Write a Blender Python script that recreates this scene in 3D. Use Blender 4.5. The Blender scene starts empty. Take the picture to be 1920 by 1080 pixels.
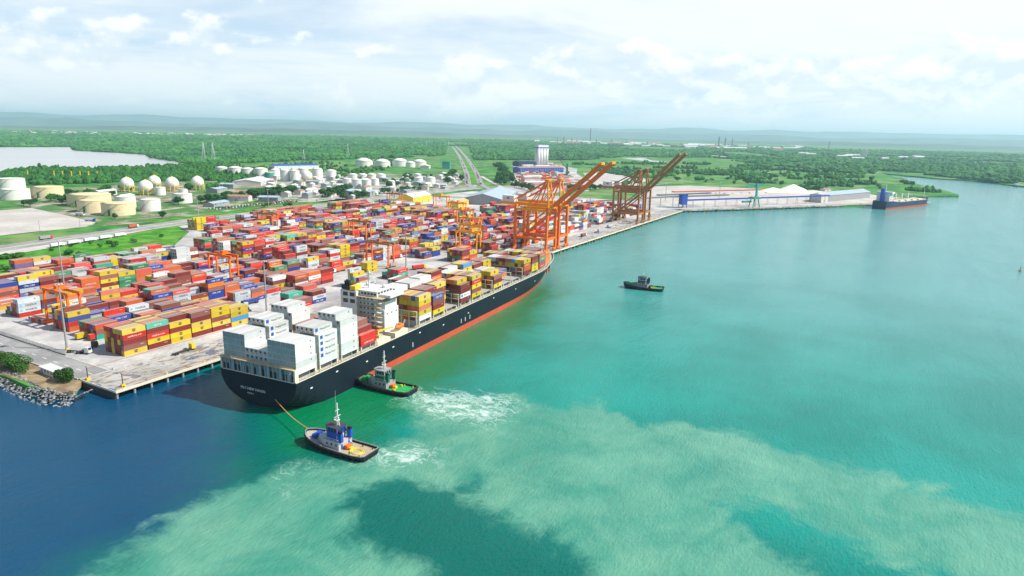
import bpy, math, random
import numpy as np
from mathutils import Matrix, Vector, noise as mnoise
R = math.radians
random.seed(7)
sc = bpy.context.scene
col = sc.collection

# ------------------------------------------------------------------ camera
cd = bpy.data.cameras.new('camera'); cam = bpy.data.objects.new('camera', cd); col.objects.link(cam)
cr = (0.4912843, -0.8707188, 0.0221041); cu = (0.1856785, 0.1294921, 0.9740407); cb = (-0.8509778, -0.4744266, 0.2252912)
cam.matrix_world = Matrix(((cr[0], cu[0], cb[0], -186.8), (cr[1], cu[1], cb[1], -326.0), (cr[2], cu[2], cb[2], 114.4), (0, 0, 0, 1)))
cd.sensor_width = 36; cd.sensor_fit = 'HORIZONTAL'; cd.lens = 23.74
cd.clip_start = 1.0; cd.clip_end = 80000
sc.camera = cam

# ------------------------------------------------------------------ sky, sun, exposure
SUN = Vector((0.38, -0.86, 0.92)).normalized()
el = math.asin(SUN.z); azr = math.atan2(SUN.x, SUN.y)
world = bpy.data.worlds.new('World'); sc.world = world; world.use_nodes = True
wt = world.node_tree; wt.nodes.clear()
class NT:
    """small helper for node trees"""
    def __init__(s, t): s.t = t
    def n(s, typ, **kw):
        nd = s.t.nodes.new(typ)
        for k, v in kw.items(): setattr(nd, k, v)
        return nd
    def l(s, a, b): s.t.links.new(a, b)
    def put(s, sock, v):
        if isinstance(v, bpy.types.NodeSocket): s.l(v, sock)
        else: sock.default_value = v
    def math(s, op, a, b=0.0, c=None, clamp=False):
        nd = s.n('ShaderNodeMath', operation=op); nd.use_clamp = clamp
        s.put(nd.inputs[0], a); s.put(nd.inputs[1], b)
        if c is not None: s.put(nd.inputs[2], c)
        return nd.outputs[0]
    def mix(s, f, a, b, blend='MIX'):
        nd = s.n('ShaderNodeMix', data_type='RGBA', blend_type=blend)
        s.put(nd.inputs[0], f); s.put(nd.inputs[6], a); s.put(nd.inputs[7], b)
        return nd.outputs[2]
    def sstep(s, v, a, b):
        nd = s.n('ShaderNodeMapRange', interpolation_type='SMOOTHSTEP')
        s.put(nd.inputs[0], v); s.put(nd.inputs[1], a); s.put(nd.inputs[2], b)
        return nd.outputs[0]
    def noise(s, vec, scale, detail=4.0, rough=0.55, dist=0.0):
        nd = s.n('ShaderNodeTexNoise')
        if vec is not None: s.l(vec, nd.inputs['Vector'])
        nd.inputs['Scale'].default_value = scale; nd.inputs['Detail'].default_value = detail
        nd.inputs['Roughness'].default_value = rough; nd.inputs['Distortion'].default_value = dist
        return nd.outputs[0]
    def xyz(s, x, y, z):
        nd = s.n('ShaderNodeCombineXYZ')
        for i, v in enumerate((x, y, z)): s.put(nd.inputs[i], v)
        return nd.outputs[0]
    def sep(s, v):
        nd = s.n('ShaderNodeSeparateXYZ'); s.l(v, nd.inputs[0]); return nd.outputs
def c4(c): return (c[0], c[1], c[2], 1.0)

w = NT(wt)
tc = w.n('ShaderNodeTexCoord'); dx, dy, dz = w.sep(tc.outputs['Generated'])
sky = w.n('ShaderNodeTexSky', sky_type='NISHITA'); sky.sun_disc = False
sky.sun_elevation = el; sky.sun_rotation = azr; sky.altitude = 100; sky.air_density = 1.0; sky.dust_density = 1.6; sky.ozone_density = 1.2
az = w.math('ARCTAN2', dy, dx); elv = w.math('ARCSINE', dz)
inv = w.math('DIVIDE', 1.0, w.math('ADD', w.math('MAXIMUM', dz, 0.0), 0.10))
flat = w.xyz(w.math('MULTIPLY', dx, inv), w.math('MULTIPLY', dy, inv), 0.0)
hi = w.sstep(elv, 0.16, 0.50)
veil = w.noise(flat, 0.40, 6, 0.6, 0.5)
veil = w.sstep(w.math('SUBTRACT', veil, w.math('MULTIPLY', hi, 0.30)), 0.30, 0.56)
low = w.sstep(elv, 0.16, 0.0)
heapv = w.xyz(w.math('MULTIPLY', az, 7.0), w.math('MULTIPLY', elv, 10.5), 5.3)
heap = w.noise(heapv, 1.05, 9, 0.56, 0.1)
lim = w.math('ADD', 0.44, w.math('MULTIPLY', w.math('ABSOLUTE', w.math('SUBTRACT', elv, 0.075)), 2.4))
heapm = w.sstep(w.math('SUBTRACT', heap, lim), -0.02, 0.05)
heap2 = w.noise(w.xyz(w.math('MULTIPLY', az, 7.0), w.math('ADD', w.math('MULTIPLY', elv, 10.5), 0.16), 5.3), 1.05, 9, 0.56, 0.1)
lit = w.sstep(w.math('SUBTRACT', heap, heap2), -0.06, 0.07)
strip = w.noise(w.xyz(w.math('MULTIPLY', az, 3.0), w.math('MULTIPLY', elv, 34.0), 8.0), 1.5, 6, 0.62, 0.5)
strip = w.math('MULTIPLY', w.sstep(strip, 0.50, 0.74), w.sstep(elv, 0.26, 0.02))
K = 8.9
skyc = w.mix(w.math('MULTIPLY_ADD', low, 0.35, 0.60), sky.outputs[0], c4((0.63 * K, 0.81 * K, 1.0 * K)))
skyc = w.mix(w.math('MULTIPLY', hi, 0.95), skyc, sky.outputs[0])
cl = w.mix(w.math('MULTIPLY', veil, 0.9), skyc, c4((0.94 * K, 0.965 * K, 0.985 * K)))
cl = w.mix(w.math('MULTIPLY', strip, 0.55), cl, c4((0.80 * K, 0.885 * K, 0.94 * K)))
heapc = w.mix(lit, c4((0.74 * K, 0.83 * K, 0.90 * K)), c4((1.02 * K, 1.03 * K, 1.03 * K)))
cl = w.mix(w.math('MULTIPLY', heapm, 0.88), cl, heapc)
bg = w.n('ShaderNodeBackground'); bg.inputs[1].default_value = 0.1
w.l(cl, bg.inputs[0]); wo = w.n('ShaderNodeOutputWorld'); w.l(bg.outputs[0], wo.inputs[0])

sd = bpy.data.lights.new('sun', 'SUN'); sun = bpy.data.objects.new('sun', sd); col.objects.link(sun)
sd.energy = 5.0; sd.angle = R(0.6); sd.color = (1.0, 0.95, 0.86)
sun.rotation_euler = SUN.to_track_quat('Z', 'Y').to_euler(); sun.location = (0, 0, 400)
sc.view_settings.view_transform = 'Standard'; sc.view_settings.look = 'None'
sc.view_settings.exposure = 0.36; sc.view_settings.gamma = 1.0
sc.cycles.use_denoising = True
sc.cycles.max_bounces = 5; sc.cycles.diffuse_bounces = 2; sc.cycles.glossy_bounces = 2
sc.cycles.volume_bounces = 1; sc.cycles.transparent_max_bounces = 4
sc.cycles.caustics_reflective = False; sc.cycles.caustics_refractive = False

# ------------------------------------------------------------------ helpers
class MB:
    """collects shapes, builds ONE mesh object"""
    def __init__(s): s.v = []; s.f = []; s.m = []
    def add(s, vs, fs, m=0):
        o = len(s.v); s.v.extend(vs); s.f.extend([tuple(i + o for i in f) for f in fs]); s.m.extend([m] * len(fs)); return s
    def box(s, x0, x1, y0, y1, z0, z1, m=0):
        return s.add([(x0, y0, z0), (x1, y0, z0), (x1, y1, z0), (x0, y1, z0), (x0, y0, z1), (x1, y0, z1), (x1, y1, z1), (x0, y1, z1)],
                     [(0, 3, 2, 1), (4, 5, 6, 7), (0, 1, 5, 4), (1, 2, 6, 5), (2, 3, 7, 6), (3, 0, 4, 7)], m)
    def cb(s, c, sx, sy, sz, m=0):
        return s.box(c[0] - sx / 2, c[0] + sx / 2, c[1] - sy / 2, c[1] + sy / 2, c[2], c[2] + sz, m)
    def bar(s, p, q, wd, ht=None, m=0):
        p = Vector(p); q = Vector(q); d = (q - p)
        if d.length < 1e-6: return s
        d.normalize(); ht = ht or wd
        up = Vector((0, 0, 1)) if abs(d.z) < 0.98 else Vector((1, 0, 0))
        a = d.cross(up).normalized() * wd / 2; b = a.cross(d).normalized() * ht / 2
        vs = [tuple(p + x) for x in (-a - b, a - b, a + b, -a + b)] + [tuple(q + x) for x in (-a - b, a - b, a + b, -a + b)]
        return s.add(vs, [(3, 2, 1, 0), (4, 5, 6, 7), (0, 1, 5, 4), (1, 2, 6, 5), (2, 3, 7, 6), (3, 0, 4, 7)], m)
    def lathe(s, prof, n=20, c=(0, 0, 0), m=0, cap=True):
        vs = []; fs = []
        for r, z in prof:
            for i in range(n):
                a = 2 * math.pi * i / n; vs.append((c[0] + r * math.cos(a), c[1] + r * math.sin(a), c[2] + z))
        for k in range(len(prof) - 1):
            for i in range(n):
                j = (i + 1) % n; fs.append((k * n + i, k * n + j, (k + 1) * n + j, (k + 1) * n + i))
        if cap:
            fs.append(tuple(range(n - 1, -1, -1))); fs.append(tuple((len(prof) - 1) * n + i for i in range(n)))
        return s.add(vs, fs, m)
    def cyl(s, c, r, h, n=12, m=0): return s.lathe([(r, 0), (r, h)], n, c, m)
    def tube(s, pts, r, n=6, m=0):
        for a, b in zip(pts[:-1], pts[1:]):
            p = Vector(a); q = Vector(b); d = (q - p).normalized()
            up = Vector((0, 0, 1)) if abs(d.z) < 0.95 else Vector((1, 0, 0))
            e = d.cross(up).normalized(); g = e.cross(d)
            vs = []
            for P in (p, q):
                for i in range(n):
                    t = 2 * math.pi * i / n; vs.append(tuple(P + e * r * math.cos(t) + g * r * math.sin(t)))
            s.add(vs, [(i, (i + 1) % n, n + (i + 1) % n, n + i) for i in range(n)] + [tuple(range(n - 1, -1, -1)), tuple(range(n, 2 * n))], m)
        return s
    def prism(s, poly, z0, z1, m=0, mtop=None):
        n = len(poly)
        s.add([(x, y, z0) for x, y in poly] + [(x, y, z1) for x, y in poly],
              [(i, (i + 1) % n, n + (i + 1) % n, n + i) for i in range(n)] + [tuple(range(n - 1, -1, -1))], m)
        return s.add([(x, y, z1) for x, y in poly], [tuple(range(n))], m if mtop is None else mtop)
    def mesh(s, name, mats, smooth=False):
        me = bpy.data.meshes.new(name); me.from_pydata(s.v, [], s.f)
        for mm in (mats if isinstance(mats, (list, tuple)) else [mats]): me.materials.append(mm)
        if any(s.m): me.polygons.foreach_set('material_index', s.m)
        if smooth: me.polygons.foreach_set('use_smooth', [True] * len(s.f))
        me.update(); return me
    def build(s, name, mats, parent=None, loc=(0, 0, 0), rz=0.0, smooth=False):
        return link(name, s.mesh(name, mats, smooth), parent, loc, rz)
def link(name, data, parent=None, loc=(0, 0, 0), rz=0.0):
    o = bpy.data.objects.new(name, data); col.objects.link(o)
    o.location = loc; o.rotation_euler = (0, 0, rz)
    if parent is not None: o.parent = parent
    return o
def tag(o, label, cat, group=None):
    o['label'] = label; o['category'] = cat
    if group: o['group'] = group
    return o
def kind(o, k): o['kind'] = k; return o
def thing(name, label, cat, loc=(0, 0, 0), rz=0.0, group=None):
    return tag(link(name, None, None, loc, rz), label, cat, group)
def dup(root, loc, rz=None, label=None, group=None, scale=None):
    r = root.copy(); col.objects.link(r); r.location = loc
    if rz is not None: r.rotation_euler = (0, 0, rz)
    if scale: r.scale = scale
    if label: r['label'] = label
    if group: r['group'] = group
    for ch in list(root.children):
        c_ = ch.copy(); col.objects.link(c_); c_.parent = r
        for g_ in ch.children:
            d_ = g_.copy(); col.objects.link(d_); d_.parent = c_
    return r
ORD = ['first', 'second', 'third', 'fourth', 'fifth', 'sixth', 'seventh', 'eighth', 'ninth', 'tenth', 'eleventh', 'twelfth', 'thirteenth', 'fourteenth', 'fifteenth', 'sixteenth', 'seventeenth', 'eighteenth', 'nineteenth', 'twentieth']
def ordw(i):
    return ORD[i] if i < 20 else ('twenty-' + ORD[i - 20] if i < 29 else ['thirtieth', 'thirty-first', 'thirty-second', 'thirty-third', 'thirty-fourth', 'thirty-fifth', 'thirty-sixth', 'thirty-seventh', 'thirty-eighth', 'thirty-ninth', 'fortieth'][min(i - 29, 10)])
def inpoly(poly, x, y):
    c_ = False; j = len(poly) - 1
    for i in range(len(poly)):
        xi, yi = poly[i]; xj, yj = poly[j]
        if (yi > y) != (yj > y) and x < (xj - xi) * (y - yi) / (yj - yi) + xi: c_ = not c_
        j = i
    return c_
def inpoly_np(poly, X, Y):
    c_ = np.zeros(X.shape, bool); j = len(poly) - 1
    for i in range(len(poly)):
        xi, yi = poly[i]; xj, yj = poly[j]
        if yi != yj: c_ ^= ((yi > Y) != (yj > Y)) & (X < (xj - xi) * (Y - yi) / (yj - yi) + xi)
        j = i
    return c_
def sdist_np(poly, X, Y):
    """signed distance to a polygon, positive inside"""
    d = np.full(X.shape, 1e9); n = len(poly)
    for i in range(n):
        ax, ay = poly[i]; bx, by = poly[(i + 1) % n]
        ex, ey = bx - ax, by - ay; t = np.clip(((X - ax) * ex + (Y - ay) * ey) / (ex * ex + ey * ey + 1e-9), 0, 1)
        d = np.minimum(d, np.hypot(X - ax - t * ex, Y - ay - t * ey))
    return np.where(inpoly_np(poly, X, Y), d, -d)

# ------------------------------------------------------------------ materials
def new_mat(name):
    m = bpy.data.materials.new(name); m.use_nodes = True
    t = NT(m.node_tree); b = m.node_tree.nodes['Principled BSDF']
    return m, t, b
def mat(name, c, rough=0.6, var=0.18, scale=0.6, metal=0.0, dirt=None, dirta=0.25, rnd=0.0, spec=0.4):
    m, t, b = new_mat(name)
    co = t.n('ShaderNodeTexCoord').outputs['Object']
    nz = t.noise(co, scale, 5, 0.6)
    f = t.math('MULTIPLY_ADD', nz, 2 * var, 1.0 - var)
    if rnd:
        oi = t.n('ShaderNodeObjectInfo').outputs['Random']; gi = t.n('ShaderNodeNewGeometry').outputs['Random Per Island']
        rr = t.math('FRACT', t.math('ADD', oi, gi)); f = t.math('MULTIPLY', f, t.math('MULTIPLY_ADD', rr, 2 * rnd, 1.0 - rnd))
    cc = t.mix(1.0, c4(c), t.xyz(f, f, f), 'MULTIPLY')
    if dirt:
        n2 = t.noise(co, scale * 2.3, 6, 0.65, 0.5); cc = t.mix(t.math('MULTIPLY', t.sstep(n2, 0.52, 0.75), dirta), cc, c4(dirt))
    t.l(cc, b.inputs['Base Color']); b.inputs['Roughness'].default_value = rough; b.inputs['Metallic'].default_value = metal
    b.inputs['Specular IOR Level'].default_value = spec
    return m
M = {}
M['white'] = mat('white_paint', (0.64, 0.65, 0.64), 0.5, 0.08, 0.4, dirt=(0.45, 0.40, 0.33), dirta=0.35)
M['cream'] = mat('cream_paint', (0.66, 0.61, 0.47), 0.6, 0.15, 0.8, dirt=(0.3, 0.2, 0.1), dirta=0.4)
M['black'] = mat('black_paint', (0.008, 0.011, 0.016), 0.45, 0.3, 0.2)
M['rubber'] = mat('black_rubber', (0.012, 0.012, 0.012), 0.8, 0.3, 1.0)
M['boot'] = mat('red_antifouling', (0.46, 0.075, 0.03), 0.6, 0.22, 0.15, dirt=(0.25, 0.06, 0.03), dirta=0.5)
M['cabin'] = mat('dull_white_cabin_paint', (0.42, 0.44, 0.45), 0.55, 0.2, 0.7, dirt=(0.2, 0.15, 0.1), dirta=0.5)
M['steel'] = mat('grey_steel', (0.30, 0.31, 0.31), 0.5, 0.2, 0.8)
M['dark'] = mat('dark_steel', (0.05, 0.05, 0.05), 0.6, 0.3, 0.8)
M['glass'] = mat('dark_window_glass', (0.02, 0.035, 0.045), 0.12, 0.1, 0.5, spec=0.7)
M['orange'] = mat('orange_crane_paint', (0.82, 0.15, 0.004), 0.5, 0.16, 0.25, dirt=(0.35, 0.08, 0.02), dirta=0.3)
M['amber'] = mat('amber_crane_paint', (0.86, 0.32, 0.004), 0.5, 0.16, 0.25, dirt=(0.4, 0.17, 0.03), dirta=0.35)
M['rust'] = mat('weathered_brown_crane_paint', (0.36, 0.145, 0.045), 0.7, 0.2, 0.25, dirt=(0.12, 0.05, 0.03), dirta=0.5)
M['yellow'] = mat('yellow_paint', (0.78, 0.52, 0.02), 0.55, 0.15, 0.5, dirt=(0.35, 0.2, 0.05), dirta=0.4)
M['blue'] = mat('blue_paint', (0.015, 0.075, 0.42), 0.5, 0.18, 0.5)
M['navy'] = mat('navy_paint', (0.012, 0.03, 0.075), 0.5, 0.2, 0.3)
M['teal'] = mat('teal_paint', (0.02, 0.30, 0.26), 0.5, 0.15, 0.5)
M['green'] = mat('green_deck_paint', (0.02, 0.34, 0.09), 0.6, 0.2, 0.5)
M['dgreen'] = mat('dark_green_paint', (0.01, 0.13, 0.07), 0.6, 0.2, 0.5)
M['red'] = mat('red_paint', (0.55, 0.03, 0.02), 0.5, 0.15, 0.5)
M['safety'] = mat('orange_plastic', (0.9, 0.17, 0.02), 0.5, 0.1, 0.5)
M['tank'] = mat('white_tank_paint', (0.70, 0.70, 0.66), 0.6, 0.1, 0.12, dirt=(0.42, 0.36, 0.24), dirta=0.35)
M['tankc'] = mat('stained_cream_tank_paint', (0.66, 0.58, 0.36), 0.65, 0.14, 0.14, dirt=(0.36, 0.24, 0.10), dirta=0.45)
M['roofw'] = mat('pale_metal_roof', (0.66, 0.68, 0.68), 0.5, 0.1, 0.1, dirt=(0.4, 0.38, 0.34), dirta=0.35)
M['roofb'] = mat('grey_blue_metal_roof', (0.36, 0.45, 0.53), 0.45, 0.12, 0.1)
M['roofr'] = mat('rusty_metal_roof', (0.36, 0.19, 0.13), 0.7, 0.25, 0.2)
M['wall'] = mat('pale_wall', (0.55, 0.53, 0.49), 0.8, 0.15, 0.2)
M['wallg'] = mat('grey_wall', (0.28, 0.29, 0.30), 0.8, 0.2, 0.2)
M['wood'] = mat('timber', (0.28, 0.17, 0.09), 0.8, 0.3, 0.8)
M['rope'] = mat('tow_rope', (0.70, 0.40, 0.10), 0.8, 0.2, 2.0)
M['hose'] = mat('yellow_hose', (0.80, 0.66, 0.05), 0.6, 0.2, 1.0)
M['deckg'] = mat('worn_grey_deck', (0.36, 0.35, 0.31), 0.7, 0.25, 0.6, dirt=(0.25, 0.16, 0.07), dirta=0.6)
M['deckt'] = mat('brown_wood_deck', (0.42, 0.34, 0.21), 0.8, 0.3, 0.9)
M['sand'] = mat('pale_mineral_heap', (0.80, 0.74, 0.62), 0.95, 0.1, 0.08)
M['lblue'] = mat('light_blue_panel', (0.24, 0.40, 0.47), 0.6, 0.15, 0.6)
M['trunk'] = mat('tree_bark', (0.12, 0.085, 0.055), 0.9, 0.3, 0.8)
M['rail'] = mat('railing_paint', (0.55, 0.40, 0.22), 0.6, 0.2, 0.8)

def leafmat(name, c, c2, sc_=0.25, wide=False):
    m, t, b = new_mat(name)
    co = t.n('ShaderNodeTexCoord').outputs['Object']; oi = t.n('ShaderNodeObjectInfo').outputs['Random']
    gi = t.n('ShaderNodeNewGeometry').outputs['Random Per Island']
    nz = t.noise(co, sc_, 4, 0.6)
    f = t.math('ADD', t.math('MULTIPLY', nz, 0.6), t.math('ADD', t.math('MULTIPLY', oi, 0.35), t.math('MULTIPLY', gi, 0.25)))
    cc = t.mix(t.sstep(f, 0.3, 0.95), c4(c), c4(c2))
    if wide:
        ps = t.n('ShaderNodeNewGeometry').outputs['Position']; big = t.noise(ps, 0.006, 5, 0.65, 0.5)
        cc = t.mix(t.math('MULTIPLY', t.sstep(big, 0.42, 0.68), 0.7), cc, c4((0.095, 0.28, 0.045))); cc = t.mix(t.math('MULTIPLY', t.sstep(t.noise(ps, 0.0023, 4, 0.6), 0.52, 0.66), 0.6), cc, c4((0.004, 0.07, 0.04)))
    t.l(cc, b.inputs['Base Color'])
    b.inputs['Roughness'].default_value = 0.75; b.inputs['Specular IOR Level'].default_value = 0.2
    return m
M['leaf'] = leafmat('tree_foliage', (0.008, 0.055, 0.010), (0.040, 0.19, 0.020))
M['leafn'] = leafmat('bush_foliage', (0.012, 0.055, 0.008), (0.06, 0.17, 0.02), 0.6)
M['shrub'] = leafmat('shrub_foliage', (0.02, 0.10, 0.012), (0.08, 0.28, 0.03), 0.5)
M['mangrove'] = leafmat('mangrove_foliage', (0.002, 0.060, 0.018), (0.045, 0.225, 0.040), 0.05, True)

def groundmat(name, ca, cb_, cc_, s1, s2, rough=0.9, lo=0.4, hi=0.62, lo2=0.55, hi2=0.72, third=0.6, bump=0.0, tyre=False):
    m, t, b = new_mat(name)
    co = t.n('ShaderNodeTexCoord').outputs['Object']
    a = t.sstep(t.noise(co, s1, 7, 0.62, 0.4), lo, hi); d = t.sstep(t.noise(co, s2, 6, 0.6, 0.6), lo2, hi2)
    fine = t.math('MULTIPLY_ADD', t.noise(co, s1 * 14, 4, 0.6), 0.5, 0.75)
    cc = t.mix(a, c4(ca), c4(cb_)); cc = t.mix(t.math('MULTIPLY', d, third), cc, c4(cc_))
    cc = t.mix(1.0, cc, t.xyz(fine, fine, fine), 'MULTIPLY')
    if tyre:
        mp = t.n('ShaderNodeMapping'); t.l(co, mp.inputs[0]); mp.inputs['Scale'].default_value = (0.03, 1.0, 1.0)
        cc = t.mix(t.math('MULTIPLY', t.sstep(t.noise(mp.outputs[0], 0.55, 6, 0.7), 0.52, 0.68), 0.45), cc, c4((0.20, 0.19, 0.18)))
    t.l(cc, b.inputs['Base Color']); b.inputs['Roughness'].default_value = rough; b.inputs['Specular IOR Level'].default_value = 0.25
    return m
M['land'] = groundmat('marsh_grassland', (0.018, 0.125, 0.022), (0.080, 0.28, 0.035), (0.24, 0.29, 0.11), 0.024, 0.008, lo2=0.48, hi2=0.64, third=0.65)
M['field'] = groundmat('mown_green_field', (0.030, 0.17, 0.007), (0.085, 0.32, 0.012), (0.20, 0.27, 0.06), 0.06, 0.03, lo2=0.50, hi2=0.66, third=0.65)
M['conc'] = groundmat('worn_yard_concrete', (0.38, 0.375, 0.37), (0.56, 0.545, 0.52), (0.21, 0.21, 0.22), 0.03, 0.022, lo2=0.48, hi2=0.66, third=0.65, tyre=True)
M['lot'] = groundmat('pale_bare_lot', (0.44, 0.41, 0.37), (0.54, 0.51, 0.47), (0.33, 0.31, 0.29), 0.02, 0.01, third=0.4)
M['earth'] = groundmat('bare_earth', (0.22, 0.18, 0.13), (0.46, 0.42, 0.36), (0.05, 0.17, 0.025), 0.03, 0.016, lo2=0.42, hi2=0.52, third=0.95)
M['asph'] = groundmat('worn_asphalt', (0.24, 0.24, 0.24), (0.33, 0.33, 0.32), (0.17, 0.17, 0.17), 0.05, 0.02, third=0.5)
M['paint'] = mat('road_paint', (0.75, 0.74, 0.7), 0.7, 0.15, 0.5)
M['rock'] = mat('granite_rock', (0.20, 0.21, 0.22), 0.9, 0.3, 0.5, rnd=0.5)
M['hills'] = groundmat('hill_pasture', (0.035, 0.080, 0.065), (0.085, 0.15, 0.11), (0.025, 0.06, 0.05), 0.0012, 0.0006, third=0.7)
M['steelw'] = mat('grey_white_paint', (0.29, 0.32, 0.33), 0.6, 0.25, 0.7, dirt=(0.12, 0.12, 0.12), dirta=0.5)
M['soil'] = groundmat('brown_bank_soil', (0.20, 0.14, 0.08), (0.34, 0.26, 0.15), (0.07, 0.14, 0.03), 0.12, 0.09, third=0.7)
M['estate'] = groundmat('worn_estate_paving', (0.30, 0.28, 0.25), (0.52, 0.50, 0.47), (0.06, 0.17, 0.03), 0.035, 0.025, lo2=0.50, hi2=0.58, third=0.9)
def streak(m, c, amt, sx=0.5, sz=0.07, lo=0.56, hi=0.78):
    """vertical rain and rust runs over a painted metal side"""
    t = NT(m.node_tree); b = m.node_tree.nodes['Principled BSDF']; lk = b.inputs['Base Color'].links[0].from_socket
    mp = t.n('ShaderNodeMapping'); t.l(t.n('ShaderNodeTexCoord').outputs['Object'], mp.inputs[0]); mp.inputs['Scale'].default_value = (1.0, 1.0, sz)
    f = t.sstep(t.noise(mp.outputs[0], sx, 6, 0.7), lo, hi); t.l(t.mix(t.math('MULTIPLY', f, amt), lk, c4(c)), b.inputs['Base Color'])
streak(M['tank'], (0.34, 0.27, 0.18), 0.45); streak(M['tankc'], (0.33, 0.20, 0.08), 0.55); streak(M['boot'], (0.12, 0.05, 0.035), 0.6); streak(M['white'], (0.42, 0.32, 0.22), 0.35, 0.8)

# ================================================================== THE SETTING
WZ = -4.0
PLUME = [(41,-148),(51,-149),(61,-164),(69,-185),(68,-210),(81,-219),(75,-239),(68,-250),(78,-254),(77,-281),(80,-284),(78,-307),(74,-326),(71,-351),(70,-377),(60,-470),(20,-470),(19,-360),(19,-323),(28,-305),(23,-291),(6,-307),(-10,-330),(-40,-300),(-34,-278),(-32,-266),(-28,-257),(-23,-250),(-21,-239),(-18,-222),(-11,-209),(-18,-191),(-34,-178),(-39,-193),(-50,-200),(-56,-221),(-66,-245),(-140,-200),(-110,-153),(-97,-145),(-81,-149),(-66,-146),(-51,-142),(-38,-145),(-29,-151),(-22,-165),(-9,-169),(5,-169),(28,-163)]
BLUE = [(-19,175),(-26,-11),(22,-44),(2,-71),(-17,-102),(-38,-122),(-48,-129),(-51,-139),(-67,-144),(-82,-148),(-97,-143),(-110,-153),(-200,-220),(-400,-105),(-400,97)]
FOAM1 = [(37,-138),(54,-138),(66,-162),(72,-178),(66,-196),(48,-204),(33,-194),(27,-174),(32,-156)]
FOAM2 = [(-20,-163),(-5,-163),(9,-174),(10,-190),(-4,-196),(-14,-184)]
FOAM3 = [(-43,-151),(-34,-147),(-28,-150),(-21,-163),(-26,-164),(-33,-156),(-41,-157),(-46,-166),(-47,-159)]
GREEN = [(0,-105),(66,-111),(180,-98),(289,-85),(268,-109),(139,-146),(54,-150),(0,-160),(-20,-140)]

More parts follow.
